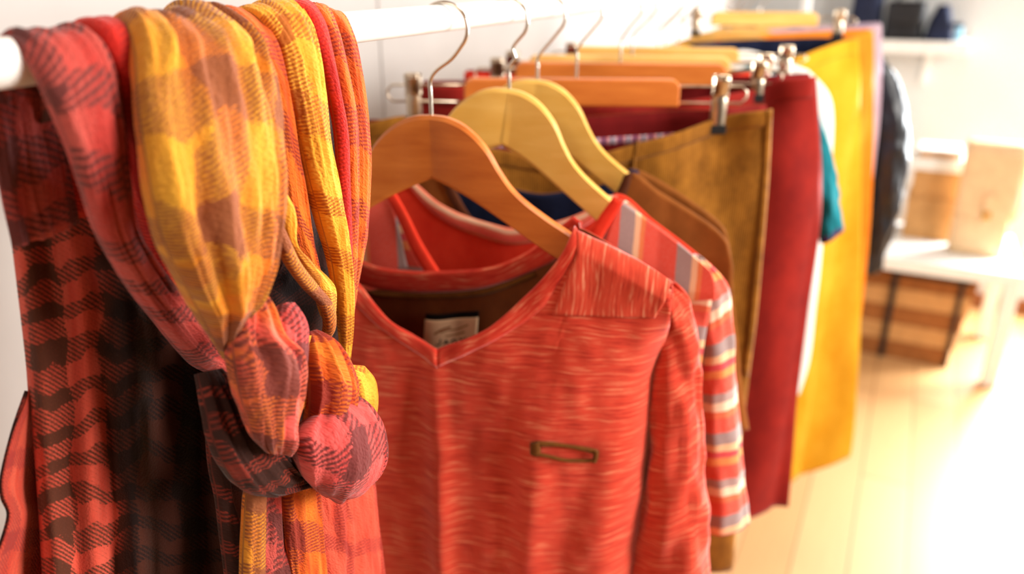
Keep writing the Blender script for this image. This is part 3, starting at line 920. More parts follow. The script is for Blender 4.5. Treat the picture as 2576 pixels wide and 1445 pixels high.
# ------------------------------------------------------------------ trousers and skirts
def lower(name, label, cat, F, front_top, right, left, bottom, mat, lining, back_lift=0.02, D=0.03, folds=None, seed=0, band=None, ribbon=None, clips=()):
    """waist opens between the clips: front edge sags, back edge stays up; front and back cloth meet at the sides"""
    t = thing(name, label, cat)
    ft = F.q(front_top); rt = F.q(right); lt = F.q(left); bt = F.q(bottom)
    u0, u1 = lt[0, 0], rt[0, 0]; um = (u0 + u1) / 2; hw = (u1 - u0) / 2 * 1.12
    fo = folds or (lambda u, v: 0.005 * sin((u - um) * 55 + 2.5 * nz(v * 4, seed)) * min(1, v * 4) + 0.006 * nz(u * 12, v * 6, seed + 3))
    cu = [(F.uv(c, 300)[0], np.interp(F.uv(c, 300)[0], ft[:, 0], ft[:, 1])) for c in clips]
    pin = lambda u, v: 1 - min(1.0, sum(exp(-((u - c) / 0.034) ** 2) * exp(-max(0.0, v - w - 0.028) / 0.05) for c, w in cu))
    nf = lambda u, v: (D * sqrt(max(0.0, 1 - ((u - um) / hw) ** 2)) + fo(u, v)) * pin(u, v) + 0.0012
    nb = lambda u, v: (-D * sqrt(max(0.0, 1 - ((u - um) / hw) ** 2)) + fo(u, v)) * pin(u, v) - 0.0012
    G = coons(spline(ft, 8), spline(bt, 8), spline(lt, 8), spline(rt, 8), 70, 70)
    sheet('front_panel', F, G, nf, mat, t, 0.002)
    bk = np.array([lt[0], [um, (lt[0, 1] + rt[0, 1]) / 2 + back_lift], rt[0]])
    Gb = coons(spline(bk, 10), spline(bt, 8), spline(lt, 8), spline(rt, 8), 50, 50)
    sheet('back_panel', F, Gb, lambda u, v: nb(u, v) - 0.002, mat, t, 0.001)
    sheet('back_lining', F, Gb[:20], nb, lining, t, 0.001)
    if band:
        T = spline(ft, 10)
        strip('waistband', F, T, T + np.array([0, band]), lambda u, v: nf(u, v) + 0.0012, mat, t, 60, 7, 0.0015)
    if ribbon:
        T = spline(bk, 10)
        strip('patterned_ribbon', F, T + np.array([0, ribbon[0]]), T + np.array([0, ribbon[1]]), lambda u, v: nb(u, v) + 0.0012, ribbon[2], t, 60, 4, 0.0005)
    return t, nf, um

M['cord'] = corduroy('brown_corduroy', (112, 68, 16), (166, 108, 36))
M['redlin'] = cloth('dark_red_lining', (108, 18, 20), (132, 26, 26), 30)
M['ribbon'] = stripes('patterned_ribbon', [(0, (60, 50, 110)), (0.2, (216, 70, 90)), (0.34, (230, 190, 200)), (0.5, (50, 70, 120)), (0.66, (224, 200, 214)), (0.84, (190, 60, 110))], 0.020, 0, 0.002)
t, nfA, umA = lower('brown_trousers', 'brown corduroy trousers with dark red lined waist, clipped to the nearest clip hanger', 'trousers', FA,
      [(918, 306), (1036, 292), (1200, 350), (1400, 384), (1500, 374), (1600, 346), (1700, 322), (1790, 300), (1860, 280), (1934, 268)],
      [(1934, 268), (1928, 400), (1916, 560), (1900, 760), (1876, 930), (1856, 1150), (1840, 1420)],
      [(918, 306), (930, 420), (960, 700), (1100, 1000), (1250, 1420)],
      [(1250, 1420), (1550, 1425), (1840, 1420)], M['cord'], M['redlin'], 0.010, 0.032, seed=1.0, band=0.02, ribbon=(0.028, 0.037, M['ribbon']), clips=(1040, 1812))
strip('side_seam', FA, FA.q([(1922, 275), (1914, 400), (1902, 560), (1884, 760), (1862, 930)], 0.01), FA.q([(1934, 272), (1927, 400), (1915, 560), (1899, 760), (1875, 930)], 0.002), lambda u, v: nfA(u, v) + 0.002, M['cord'], t, 50, 5, 0.002)
strip('pocket_seam', FA, FA.q([(1600, 352), (1590, 420), (1600, 520), (1640, 600)], 0.03), FA.q([(1606, 352), (1597, 420), (1607, 518), (1646, 596)], 0.03), lambda u, v: nfA(u, v) + 0.002, M['cord'], t, 30, 4, 0.002)

M['red'] = cloth('dark_red_twill', (118, 20, 16), (150, 32, 22), 22, sheen=0.1)
M['lilac'] = cloth('lilac_cotton', (168, 148, 166), (190, 170, 184), 30)
t, nfB, umB = lower('red_trousers', 'dark red trousers hanging between the brown corduroy ones and the white shirt', 'trousers', FB,
      [(1056, 208), (1250, 215), (1450, 250), (1650, 250), (1800, 232), (1910, 222), (1960, 198), (2044, 188)],
      [(2044, 188), (2058, 340), (2068, 480), (2062, 600), (2032, 800), (2006, 1000), (1996, 1150), (1985, 1280)],
      [(1056, 208), (1070, 400), (1150, 800), (1300, 1278)],
      [(1300, 1278), (1700, 1284), (1985, 1280)], M['red'], M['redlin'], 0.004, 0.034, seed=5.0, band=0.028, clips=(1252, 1908))
t, nfC, umC = lower('crimson_skirt', 'crimson skirt mostly hidden behind the dark red trousers', 'skirt', FC,
      [(1172, 178), (1290, 186), (1500, 200), (1700, 196), (1925, 176)],
      [(1925, 176), (1930, 400), (1900, 700), (1880, 900)], [(1172, 178), (1160, 500), (1200, 900)], [(1200, 900), (1500, 905), (1880, 900)], M['st_red'], M['redlin'], 0.004, 0.02, seed=8.0)

# ------------------------------------------------------------------ white shirt and teal T-shirt
M['wht'] = cloth('white_cotton', (232, 228, 222), (246, 243, 238), 20)
M['teal'] = cloth('teal_jersey', (24, 116, 130), (38, 140, 152), 30)
M['purple'] = cloth('purple_hem', (74, 44, 92), (92, 58, 110), 30)
def simple_top(name, label, F, right_shoulder, right_body, uc_px, mat, D=0.035, sleeve_rows=None, hem=None, hanger=None, n0=0.0, seed=0.0):
    t = thing(name, label, 'shirt' if 'jacket' not in name else 'jacket')
    uc = F.uv(*uc_px)[0]
    sh = F.q(right_shoulder); rt = F.q(right_body)
    neck = np.array([[uc, sh[0, 1] + 0.05], [uc + 0.04, sh[0, 1] + 0.04], [uc + 0.07, sh[0, 1] + 0.01]])
    half = np.vstack([neck, sh]); top = np.vstack([mir(half, uc)[:-1], half])
    lt = mir(rt, uc)[::-1]
    hw = (rt[:, 0].max() - uc) * 1.05
    nf = lambda u, v: D * sqrt(max(0.0, 1 - ((u - uc) / hw) ** 2)) + 0.005 * nz(u * 14, v * 6, seed)
    nb = lambda u, v: -D * sqrt(max(0.0, 1 - ((u - uc) / hw) ** 2)) + 0.005 * nz(u * 14, v * 6, seed + 4)
    B = spline(np.array([lt[-1], rt[-1]]))
    sheet('front_panel', F, coons(spline(top, 8), B, spline(lt, 8), spline(rt, 8), 50, 60), nf, mat, t, 0.002)
    half2 = half.copy(); half2[0, 1] -= 0.04; half2[1, 1] -= 0.035
    top2 = np.vstack([mir(half2, uc)[:-1], half2])
    sheet('back_panel', F, coons(spline(top2, 8), B, spline(lt, 8), spline(rt, 8), 40, 50), nb, mat, t, 0.002)
    if sleeve_rows:
        sleeve('sleeve', F, sleeve_rows, n0, 0.045, mat, t, seed + 2, 0.006)
        mirror_part(t, 'sleeve', F, uc)
    return t, uc
simple_top('white_shirt', 'plain white shirt between the dark red and the yellow trousers', FE,
           [(1880, 130), (1985, 160), (2040, 182)], [(2040, 182), (2076, 222), (2092, 270), (2093, 350), (2084, 450), (2070, 560), (2060, 680), (2048, 780), (2034, 900), (2008, 985)], (1690, 200), M['wht'], seed=20)
t, uc = simple_top('teal_shirt', 'teal short-sleeved shirt with purple hem, sleeve sticking out beside dark red trousers', FD,
           [(1900, 170), (1990, 205), (2035, 240)], [(2035, 240), (2045, 330), (2040, 450), (2030, 560), (2020, 700)], (1740, 200), M['teal'],
           sleeve_rows=[(2010, 225, 2036, 245), (2020, 320, 2062, 300), (2030, 420, 2092, 385), (2045, 510, 2108, 480), (2066, 606, 2117, 566)], seed=26)
sleeve('sleeve_hem', FD, [(2064, 596, 2116, 556), (2066, 612, 2119, 572)], 0.0, 0.047, M['purple'], t, 28, 0.004)
for F, lab in ((FD, 'pale wooden hanger inside the white shirt'), (FE, 'pale wooden hanger inside the teal shirt')):
    pass

# ------------------------------------------------------------------ yellow, orange, lilac, jacket
M['yellow'] = cloth('yellow_twill', (214, 150, 20), (232, 174, 44), 16, sheen=0.15)
M['orange'] = cloth('orange_twill', (226, 120, 24), (240, 150, 44), 16)
t, nfG, umG = lower('yellow_trousers', 'bright yellow trousers with navy inside waist, longest garment at the far end', 'trousers', FG,
      [(1720, 108), (1850, 160), (1960, 150), (2060, 118), (2112, 104), (2158, 96)],
      [(2158, 96), (2166, 400), (2162, 800), (2150, 1050), (2140, 1150)],
      [(1720, 108), (1760, 500), (1860, 900), (1960, 1215)],
      [(1960, 1215), (2012, 1198), (2080, 1172), (2140, 1150)], M['yellow'], M['navy'], 0.0, 0.04, seed=30.0, band=0.03, clips=(1752, 2112))
lower('orange_trousers', 'orange trousers showing as a narrow strip beside the yellow ones', 'trousers', FH,
      [(1800, 96), (1900, 120), (2050, 110), (2192, 74)], [(2192, 74), (2199, 300), (2192, 520), (2174, 720), (2152, 900)],
      [(1800, 96), (1820, 500), (1850, 900)], [(1850, 900), (2000, 905), (2150, 900)], M['orange'], M['orange'], 0.0, 0.035, seed=34.0)
lower('lilac_skirt', 'pale lilac skirt between the orange trousers and the navy jacket', 'skirt', FI,
      [(1880, 80), (2000, 100), (2100, 90), (2214, 58)], [(2214, 58), (2217, 200), (2208, 330), (2190, 480)],
      [(1880, 80), (1900, 300), (1910, 480)], [(1910, 480), (2050, 484), (2190, 480)], M['lilac'], M['lilac'], 0.0, 0.03, seed=38.0)
def leather():
    t = NT('navy_leather')
    f = t.noise(t.mapped(t.uv(), (20, 9, 1)), 1.0, 4, 0.6)
    t.color(t.ramp(f, [(0.3, (10, 11, 15)), (0.7, (17, 21, 32))]))
    t.bump(f, 0.4, 0.01)
    return t.set(0.38, 0.5)
M['leather'] = leather()
simple_top('navy_jacket', 'dark navy leather jacket at the far end of the rail', FJ,
           [(2120, 60), (2170, 90), (2204, 118)], [(2204, 118), (2212, 260), (2205, 420), (2195, 560), (2185, 640)], (1975, 100), M['leather'],
           sleeve_rows=[(2180, 112, 2206, 124), (2190, 200, 2252, 186), (2196, 290, 2281, 268), (2200, 370, 2287, 350), (2196, 470, 2278, 455), (2188, 570, 2252, 560), (2176, 690, 2216, 680)], seed=44)

# more hangers far along the rail: only hooks and pale bars show
far = [(FE, 1720, 'pale wooden hanger inside the white shirt'), (FH, 1858, 'pale wooden hanger with the orange trousers'),
       (FI, 1890, 'pale wooden hanger with the lilac skirt'), (FJ, 1940, 'pale wooden hanger inside the navy jacket')]
def far_hanger(F, stem, label, w=0.20):
    h = thing('wooden_hanger', label, 'hanger', 'far wooden hangers')
    u = -0.006; v = 0.085
    out = [(u - w, v + 0.055), (u - w * 0.5, v + 0.022), (u - 0.05, v + 0.003), (u, v), (u + 0.05, v + 0.003), (u + w * 0.5, v + 0.022), (u + w, v + 0.055), (u + w, v + 0.075), (u + w * 0.5, v + 0.055), (u, v + 0.04), (u - w * 0.5, v + 0.055), (u - w, v + 0.075)]
    prism('hanger_arm', F, out, -0.006, 0.006, M['wood_p'], h, 0.0015)
    tube('hook', hook_path(F, u, v), 0.0017, M['steel'], h, 10)
for F, s, l in far: far_hanger(F, s, l)
far_hanger(Frame(rod_y(1690), 16), 1655, 'pale wooden hanger inside the teal shirt')

# ------------------------------------------------------------------ scarf
M['sc_gold'] = plaid('scarf_gold_plaid', (198, 120, 27), (224, 158, 47), (136, 74, 41), 0.050, 0.060, 0.48, 0.42, ph=(0.15, 0.1), extra=(216, 116, 34))
M['sc_yel'] = plaid('scarf_yellow', (226, 140, 30), (244, 180, 62), (176, 96, 34), 0.045, 0.050, 0.25, 0.35, ph=(0.5, 0.3))
M['sc_or'] = plaid('scarf_orange', (206, 78, 26), (228, 120, 36), (150, 54, 40), 0.040, 0.050, 0.35, 0.35, ph=(0.2, 0.2))
M['sc_red'] = plaid('scarf_red_plaid', (176, 54, 46), (194, 84, 74), (108, 50, 46), 0.040, 0.036, 0.40, 0.45, twill=0.0042, ph=(0.3, 0.0))
M['sc_redp'] = plaid('scarf_plain_red', (200, 38, 28), (214, 58, 38), (170, 34, 30), 0.060, 0.080, 0.2, 0.3)
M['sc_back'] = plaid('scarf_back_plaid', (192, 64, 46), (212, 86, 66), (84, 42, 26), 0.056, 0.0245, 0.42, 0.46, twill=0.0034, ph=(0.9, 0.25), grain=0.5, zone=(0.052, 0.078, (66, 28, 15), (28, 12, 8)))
M['sc_dark'] = plaid('scarf_dark_plaid', (120, 38, 26), (140, 50, 34), (50, 22, 14), 0.052, 0.0235, 0.62, 0.55, twill=0.0030, ph=(0.0, 0.25), grain=0.5)
M['sc_pink'] = plaid('scarf_pink_plaid', (206, 66, 62), (222, 96, 90), (110, 46, 44), 0.046, 0.040, 0.40, 0.40, twill=0.003, ph=(0.1, 0.4))
M['sc_peach'] = plaid('scarf_peach_plaid', (212, 108, 42), (206, 76, 60), (116, 52, 42), 0.05, 0.05, 0.35, 0.40, twill=0.0028, ph=(0.6, 0.2), extra=(226, 92, 84))
M['sc_salm'] = plaid('scarf_salmon', (198, 64, 44), (212, 88, 64), (160, 52, 44), 0.05, 0.06, 0.25, 0.25)

scarf = thing('plaid_scarf', 'gauzy red, gold and brown plaid scarf knotted over the near end of the rail', 'scarf')

def fold(name, rows, mat, th=0.010, amp=0.0022, seed=0.0, over=False, seg=72, m=14, back=0.10, ridges=5, taper=(0, 0), rim=0.0):
    """rows: (xl, yl, xr, yr, X[, th]) - left and right outline of one gathered fold at distance X in front of the rail plane"""
    L = [PX(r[0], r[1], r[4]) for r in rows]; R = [PX(r[2], r[3], r[4]) for r in rows]
    TH = [r[5] if len(r) > 5 else th for r in rows]
    if over:
        l0, r0 = L[0].copy(), R[0].copy()
        def bk(p, x, z): q = p.copy(); q[0] = x; q[2] -= z; return q
        L = [bk(l0, -0.032, back), bk(l0, -0.026, 0.03), bk(l0, -0.015, 0.008)] + L
        R = [bk(r0, -0.032, back), bk(r0, -0.026, 0.03), bk(r0, -0.015, 0.008)] + R
        t0 = min(TH[0], 0.0042)
        TH = [t0, t0, t0, t0, min(TH[1], 0.008)] + TH[2:]
    A = np.array([np.r_[l, r, t] for l, r, t in zip(L, R, TH)])
    S = spline(A, m)
    n = len(S)
    C = (S[:, :3] + S[:, 3:6]) / 2; Wd = (S[:, 3:6] - S[:, :3]) / 2; T = np.gradient(C, axis=0)
    P, UV = [], []
    dl = 0.0
    for i in range(n):
        if i: dl += np.linalg.norm(C[i] - C[i - 1])
        B = np.cross(T[i], Wd[i]); nb_ = np.linalg.norm(B)
        B = B / nb_ if nb_ > 1e-12 else np.array([1., 0, 0])
        if B @ (CAM - C[i]) < 0: B = -B
        w = np.linalg.norm(Wd[i])
        t_ = min(S[i, 6], w * 1.05)
        f = i / (n - 1)
        k = 1.0
        if taper[0]: k *= min(1, f / taper[0]) ** 0.5 if f < taper[0] else 1
        if taper[1]: k *= (max(0.0, min(1, (1 - f) / taper[1]))) ** 0.5
        k = max(k, 0.03)
        row, ur = [], []
        for j in range(seg):
            a = 2 * pi * j / seg
            ca, sa = cos(a), sin(a)
            ea = math.copysign(abs(ca) ** 0.85, ca); eb = math.copysign(abs(sa) ** 0.85, sa)
            x = ca * w
            d1 = nz(ca * ridges * 0.5 + seed * 3.7, dl * 7 + seed, seed)
            d2 = nz(ca * ridges * 1.3 + seed + 0.6 * nz(dl * 20, seed), dl * 14, seed + 9)
            d3 = nz(ca * ridges * 3.0 + 1.2 * nz(dl * 30, seed + 2), dl * 40, seed + 17)
            d4 = abs(nz(ca * ridges * 0.8 + 5 + seed + nz(dl * 12, seed + 4), dl * 5, seed + 3))
            am = amp * min(1.0, w / 0.02)
            d = am * (1.8 * d1 + 1.3 * d2 + 0.5 * d3 + 1.6 * (0.25 - d4)) * abs(sa) ** 0.5
            row.append(C[i] + Wd[i] * ea * k + B * ((t_ * k) * eb + d * (1 if sa >= 0 else -1)))
            arc = (1 - ca) * w if sa >= 0 else (1 - ca) * w + 0.3
            ur.append((arc, dl))
        P.append(row); UV.append(ur)
    return grid_mesh(name, np.array(P), mat, scarf, uv=np.array(UV), closed=True, caps=True)

def drape(name, left, right, Xf, mat, nr=110, nc=110, solid=0.0012, uvs=1.0, over=None):
    """loose hanging cloth: outline in the photo, waves toward and away from the rail plane"""
    X0 = Xf(0.5, 0.5)
    L = resample(spline(left), nr); R = resample(spline(right), nr)
    P = []
    for i in range(nr):
        row = []
        for j in range(nc):
            e = j / (nc - 1); px = L[i] * (1 - e) + R[i] * e
            row.append(PX(px[0], px[1], Xf(e, i / (nr - 1))))
        P.append(row)
    G = np.array(P)
    if over is not None:                 # carry the cloth up to the top of the rail behind it
        extra = []
        for x, z in ((-0.006, 0.0122), (-0.0125, 0.004), (-0.020, -0.03)):
            row = G[0].copy(); row[:, 0] = x; row[:, 2] = ROD_Z + z; row[:, 1] = np.maximum(row[:, 1], over + 0.002 * np.arange(nc) / nc)
            extra.append(row)
        keep = G[:, nc // 2, 2] < ROD_Z - 0.05
        G = np.concatenate([np.array(extra), G[keep]]); nr = len(G)
    wd = np.linalg.norm(G[nr // 2, -1] - G[nr // 2, 0]) * 1.1
    ln = np.r_[0, np.cumsum(np.linalg.norm(np.diff(G[:, nc // 3], axis=0), axis=1))]
    uv = np.stack([np.tile(np.linspace(0, wd, nc), (nr, 1)), np.tile(ln[:, None], (1, nc))], 2)
    return grid_mesh(name, G, mat, scarf, uv=uv, solid=solid)

# back half of the scarf, hanging on the wall side of the rail
def xb(e, t):
    return -0.034 - 0.010 * t - 0.034 * max(0.0, 1 - e / 0.26) ** 1.3 + (0.010 * sin(e * 15 + 1.2 + 1.2 * nz(t * 2.5, 3)) + 0.006 * sin(e * 31 + 2 * nz(t * 3, 7))) * (0.35 + 0.65 * t) + 0.004 * nz(e * 8, t * 6, 2)
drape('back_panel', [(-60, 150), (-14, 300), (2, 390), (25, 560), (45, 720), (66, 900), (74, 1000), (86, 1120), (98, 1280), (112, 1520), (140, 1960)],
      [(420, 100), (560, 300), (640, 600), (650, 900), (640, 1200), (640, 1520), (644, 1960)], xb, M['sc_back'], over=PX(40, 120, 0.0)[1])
def xb2(e, t): return -0.066 - 0.03 * e + 0.006 * sin(e * 9 + 3 * t) + 0.004 * nz(e * 5, t * 5, 8)
drape('back_edge', [(66, 880), (70, 990), (34, 1090), (8, 1200), (10, 1250), (26, 1295), (6, 1370), (-14, 1420), (-30, 1540), (-10, 1900)],
      [(140, 880), (160, 1000), (190, 1100), (210, 1250), (230, 1350), (240, 1540), (260, 1900)], xb2, M['sc_salm'], 60, 40)
tube_rim = [PX(x, y, -0.066) for x, y in [(70, 985), (36, 1085), (8, 1200), (9, 1250), (25, 1295), (5, 1370), (-16, 1420), (-30, 1540), (-10, 1900)]]
tube('rolled_hem', spline(tube_rim, 8), 0.0018, M['sc_dark'], scarf, 10)

# front folds, from the near end of the rail to the far one
fold('draped_fold', [(14, 112, 205, 84, 0.0), (70, 155, 262, 108, 0.014), (112, 225, 288, 200, 0.022), (165, 340, 304, 350, 0.026), (208, 470, 314, 450, 0.024), (250, 600, 336, 570, 0.014), (322, 725, 414, 690, 0.004), (392, 812, 484, 788, -0.002), (468, 897, 545, 882, -0.004), (545, 945, 590, 925, 0.0)],
     M['sc_red'], 0.011, 0.0022, 1.0, over=True)
fold('draped_fold', [(196, 68, 296, 60, 0.0), (248, 92, 332, 108, 0.016), (274, 160, 346, 190, 0.022), (288, 250, 352, 280, 0.022), (300, 350, 360, 380, 0.012), (330, 500, 390, 520, -0.006), (400, 690, 450, 700, -0.012), (500, 860, 540, 850, -0.010)],
     M['sc_redp'], 0.008, 0.0012, 2.0, over=True)
fold('draped_fold', [(290, 62, 575, 32, 0.002), (318, 60, 640, 92, 0.020), (342, 130, 668, 175, 0.034), (350, 260, 688, 265, 0.048), (370, 400, 697, 355, 0.056), (388, 500, 706, 445, 0.060), (412, 600, 694, 560, 0.061), (452, 690, 668, 655, 0.060), (500, 780, 618, 735, 0.057), (536, 850, 592, 825, 0.054), (562, 905, 572, 900, 0.050)],
     M['sc_gold'], 0.017, 0.0048, 3.0, over=True, seg=110, ridges=6)
fold('draped_fold', [(540, 28, 650, 58, 0.002), (580, 55, 690, 128, 0.016), (632, 120, 704, 200, 0.022), (672, 210, 722, 310, 0.024), (690, 330, 742, 430, 0.024), (702, 450, 765, 540, 0.024), (722, 560, 785, 640, 0.022), (756, 680, 812, 730, 0.02)],
     M['sc_or'], 0.009, 0.0015, 4.0, over=True)
fold('draped_fold', [(612, 26, 745, 14, 0.003), (662, 56, 775, 62, 0.018), (702, 120, 792, 140, 0.026), (722, 210, 806, 240, 0.030), (752, 330, 818, 350, 0.032), (782, 460, 842, 460, 0.033), (812, 570, 858, 570, 0.033), (838, 670, 872, 680, 0.032), (855, 800, 880, 800, 0.031), (862, 900, 876, 900, 0.030)],
     M['sc_yel'], 0.010, 0.0024, 5.0, over=True)
fold('draped_fold', [(722, 16, 778, 12, 0.004), (770, 40, 808, 62, 0.016), (800, 120, 828, 140, 0.024), (826, 220, 848, 240, 0.028), (846, 330, 868, 340, 0.030), (854, 460, 874, 460, 0.030), (862, 600, 880, 600, 0.029), (868, 760, 882, 760, 0.028)],
     M['sc_redp'], 0.0055, 0.0008, 6.0, over=True, seg=36)
fold('draped_fold', [(775, 22, 822, 26, 0.003), (812, 62, 842, 90, 0.016), (838, 160, 868, 190, 0.023), (858, 260, 888, 290, 0.027), (868, 380, 893, 400, 0.029), (872, 500, 893, 520, 0.029), (872, 640, 892, 640, 0.028), (868, 800, 884, 790, 0.028), (864, 905, 874, 905, 0.028)],
     M['sc_or'], 0.006, 0.0012, 7.0, over=True, seg=40)
fold('draped_fold', [(800, 28, 862, 46, 0.002), (838, 66, 876, 104, 0.012), (862, 150, 898, 200, 0.017), (878, 260, 914, 320, 0.020), (886, 380, 922, 430, 0.022), (886, 520, 914, 560, 0.022), (882, 640, 904, 650, 0.023), (874, 760, 890, 750, 0.024), (866, 900, 872, 905, 0.026)],
     M['sc_or'], 0.008, 0.0014, 8.0, over=True, seg=48)
M['sc_gap_shade'] = plaid('scarf_gap_shade_plaid', (52, 20, 13), (66, 26, 17), (24, 10, 8), 0.052, 0.03, 0.5, 0.5, twill=0.0030, grain=0.5)
# brown plaid behind the folds, coloured near-black as shade in the gaps
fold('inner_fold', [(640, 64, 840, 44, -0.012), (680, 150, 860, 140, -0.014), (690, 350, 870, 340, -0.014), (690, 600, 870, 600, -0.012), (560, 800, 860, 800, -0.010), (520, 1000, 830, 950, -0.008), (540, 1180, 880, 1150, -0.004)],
     M['sc_gap_shade'], 0.006, 0.002, 9.0)
# twisted loop beside the big pouch
fold('twisted_loop', [(694, 478, 716, 490, 0.046), (700, 520, 736, 555, 0.046), (704, 570, 742, 610, 0.044), (716, 620, 786, 660, 0.042), (752, 680, 832, 712, 0.040), (790, 730, 838, 765, 0.039), (812, 790, 832, 820, 0.037)],
     M['sc_yel'], 0.0065, 0.0016, 10.0, seg=40)
fold('twisted_loop', [(690, 560, 704, 556, 0.050), (700, 612, 722, 600, 0.050), (722, 668, 748, 655, 0.049), (762, 725, 792, 712, 0.047), (806, 772, 832, 762, 0.045), (822, 830, 836, 800, 0.042), (812, 862, 824, 850, 0.038)],
     M['sc_gold'], 0.0045, 0.0008, 11.0, seg=32)
# the knot
fold('knot_fold', [(612, 724, 632, 722, 0.056, 0.005), (596, 780, 668, 775, 0.060, 0.010), (588, 850, 690, 850, 0.063, 0.014), (594, 920, 742, 905, 0.066, 0.017), (606, 990, 736, 985, 0.068, 0.017), (626, 1060, 726, 1050, 0.068, 0.015), (640, 1105, 734, 1095, 0.067, 0.012), (668, 1138, 730, 1134, 0.065, 0.006)],
     M['sc_peach'], 0.014, 0.0042, 12.0, seg=80)
fold('knot_fold', [(704, 766, 732, 770, 0.058, 0.005), (690, 810, 750, 812, 0.063, 0.010), (684, 860, 752, 860, 0.067, 0.013), (680, 920, 748, 915, 0.070, 0.013), (690, 985, 738, 975, 0.070, 0.011), (708, 1045, 728, 1035, 0.068, 0.006)],
     M['sc_pink'], 0.012, 0.0026, 13.0, seg=56)
fold('knot_fold', [(742, 846, 774, 842, 0.050), (744, 900, 780, 900, 0.052), (742, 960, 776, 965, 0.052), (728, 1020, 760, 1020, 0.050)],
     M['sc_yel'], 0.008, 0.0010, 14.0, seg=40)
fold('knot_fold', [(774, 836, 790, 832, 0.052, 0.004), (776, 880, 842, 882, 0.058, 0.010), (778, 930, 868, 940, 0.061, 0.013), (782, 985, 872, 1000, 0.062, 0.014), (780, 1040, 850, 1045, 0.060, 0.012), (770, 1085, 830, 1080, 0.056, 0.008)],
     M['sc_or'], 0.012, 0.0042, 15.0, seg=64)
fold('knot_fold', [(866, 918, 908, 922, 0.046, 0.006), (868, 950, 932, 958, 0.048, 0.009), (872, 990, 938, 1005, 0.050, 0.010), (884, 1035, 938, 1045, 0.050, 0.007)],
     M['sc_yel'], 0.010, 0.0022, 16.0, seg=48)
fold('knot_fold', [(820, 1020, 892, 1008, 0.056, 0.008), (768, 1060, 922, 1050, 0.062, 0.018), (746, 1110, 936, 1092, 0.066, 0.024), (752, 1160, 936, 1140, 0.066, 0.025), (766, 1205, 912, 1188, 0.062, 0.020), (800, 1238, 856, 1232, 0.056, 0.008)],
     M['sc_pink'], 0.022, 0.0032, 17.0, seg=90, ridges=4)
fold('knot_wrap', [(498, 940, 548, 930, 0.030, 0.006), (518, 1020, 600, 1010, 0.038, 0.010), (540, 1110, 640, 1080, 0.044, 0.012), (578, 1190, 690, 1130, 0.048, 0.013), (636, 1246, 740, 1170, 0.050, 0.012), (742, 1230, 790, 1160, 0.048, 0.010), (800, 1220, 840, 1160, 0.046, 0.008)],
     M['sc_dark'], 0.012, 0.0040, 18.0, seg=72)
# tails below the knot
fold('scarf_tail', [(520, 1010, 560, 1000, 0.014), (530, 1150, 562, 1160, 0.016), (548, 1250, 578, 1260, 0.018), (560, 1340, 600, 1340, 0.018), (580, 1540, 612, 1540, 0.018), (596, 1900, 626, 1900, 0.018)],
     M['sc_dark'], 0.008, 0.0015, 19.0, seg=40)
fold('scarf_tail', [(628, 1210, 664, 1200, 0.034), (620, 1260, 660, 1255, 0.036), (616, 1330, 660, 1330, 0.036), (612, 1430, 658, 1430, 0.036), (612, 1540, 658, 1540, 0.036), (618, 1900, 668, 1900, 0.034)],
     M['sc_gold'], 0.007, 0.0014, 20.0, seg=40)
fold('scarf_tail', [(650, 1190, 740, 1180, 0.022), (652, 1260, 750, 1260, 0.024), (654, 1350, 770, 1350, 0.024), (650, 1540, 790, 1540, 0.024), (660, 1940, 800, 1940, 0.022)],
     M['sc_red'], 0.008, 0.0022, 21.0, seg=60)
fold('scarf_tail', [(716, 1190, 790, 1190, 0.030), (712, 1260, 800, 1262, 0.032), (720, 1350, 806, 1350, 0.032), (740, 1540, 820, 1540, 0.032), (760, 1920, 840, 1920, 0.030)],
     M['sc_or'], 0.008, 0.0020, 22.0, seg=60)
fold('scarf_tail', [(786, 1190, 930, 1160, 0.028), (792, 1250, 938, 1230, 0.030), (800, 1320, 946, 1300, 0.030), (806, 1400, 954, 1390, 0.030), (812, 1540, 966, 1540, 0.030), (824, 1930, 980, 1930, 0.028)],
     M['sc_salm'], 0.010, 0.0026, 23.0, seg=80)

# ------------------------------------------------------------------ side table and goods at the back
def side_table():
    t = thing('side_table', 'low white square side table standing at the back of the shop', 'table')
    zt = 0.46
    a = PZ(2214, 640, zt); b = PZ(2570, 700, zt)
    x0, x1, y0 = a[0] - 0.42, b[0] + 0.01, (a[1] + b[1]) / 2
    y1 = y0 + 0.52
    box('tabletop', (x0, y0, zt - 0.05), (x1, y1, zt), M['white'], t, 0.002)
    for lx in (x0, x1 - 0.05):
        for ly in (y0, y1 - 0.05):
            box('leg', (lx, ly, 0), (lx + 0.05, ly + 0.05, zt - 0.05), M['white'], t, 0.002)
    return x0, x1, y0, y1, zt
tx0, tx1, ty0, ty1, tz = side_table()
M['kraft'] = plain('kraft_card', (196, 146, 92), 0.8, 0.1, var=0.05)
M['kraft2'] = plain('brown_card', (150, 94, 50), 0.8, 0.1, var=0.08)
M['tanl'] = plain('tan_leather', (222, 186, 142), 0.55, 0.3, var=0.04)
M['brass'] = plain('brass', (220, 180, 90), 0.25, 0.5, 1.0)
M['blk'] = plain('black_leather', (20, 20, 24), 0.5, 0.4, var=0.2)
M['nvy'] = plain('navy_canvas', (22, 30, 56), 0.7, 0.3, var=0.2)
M['sky'] = plain('pale_blue_paper', (150, 205, 225), 0.7, 0.2)

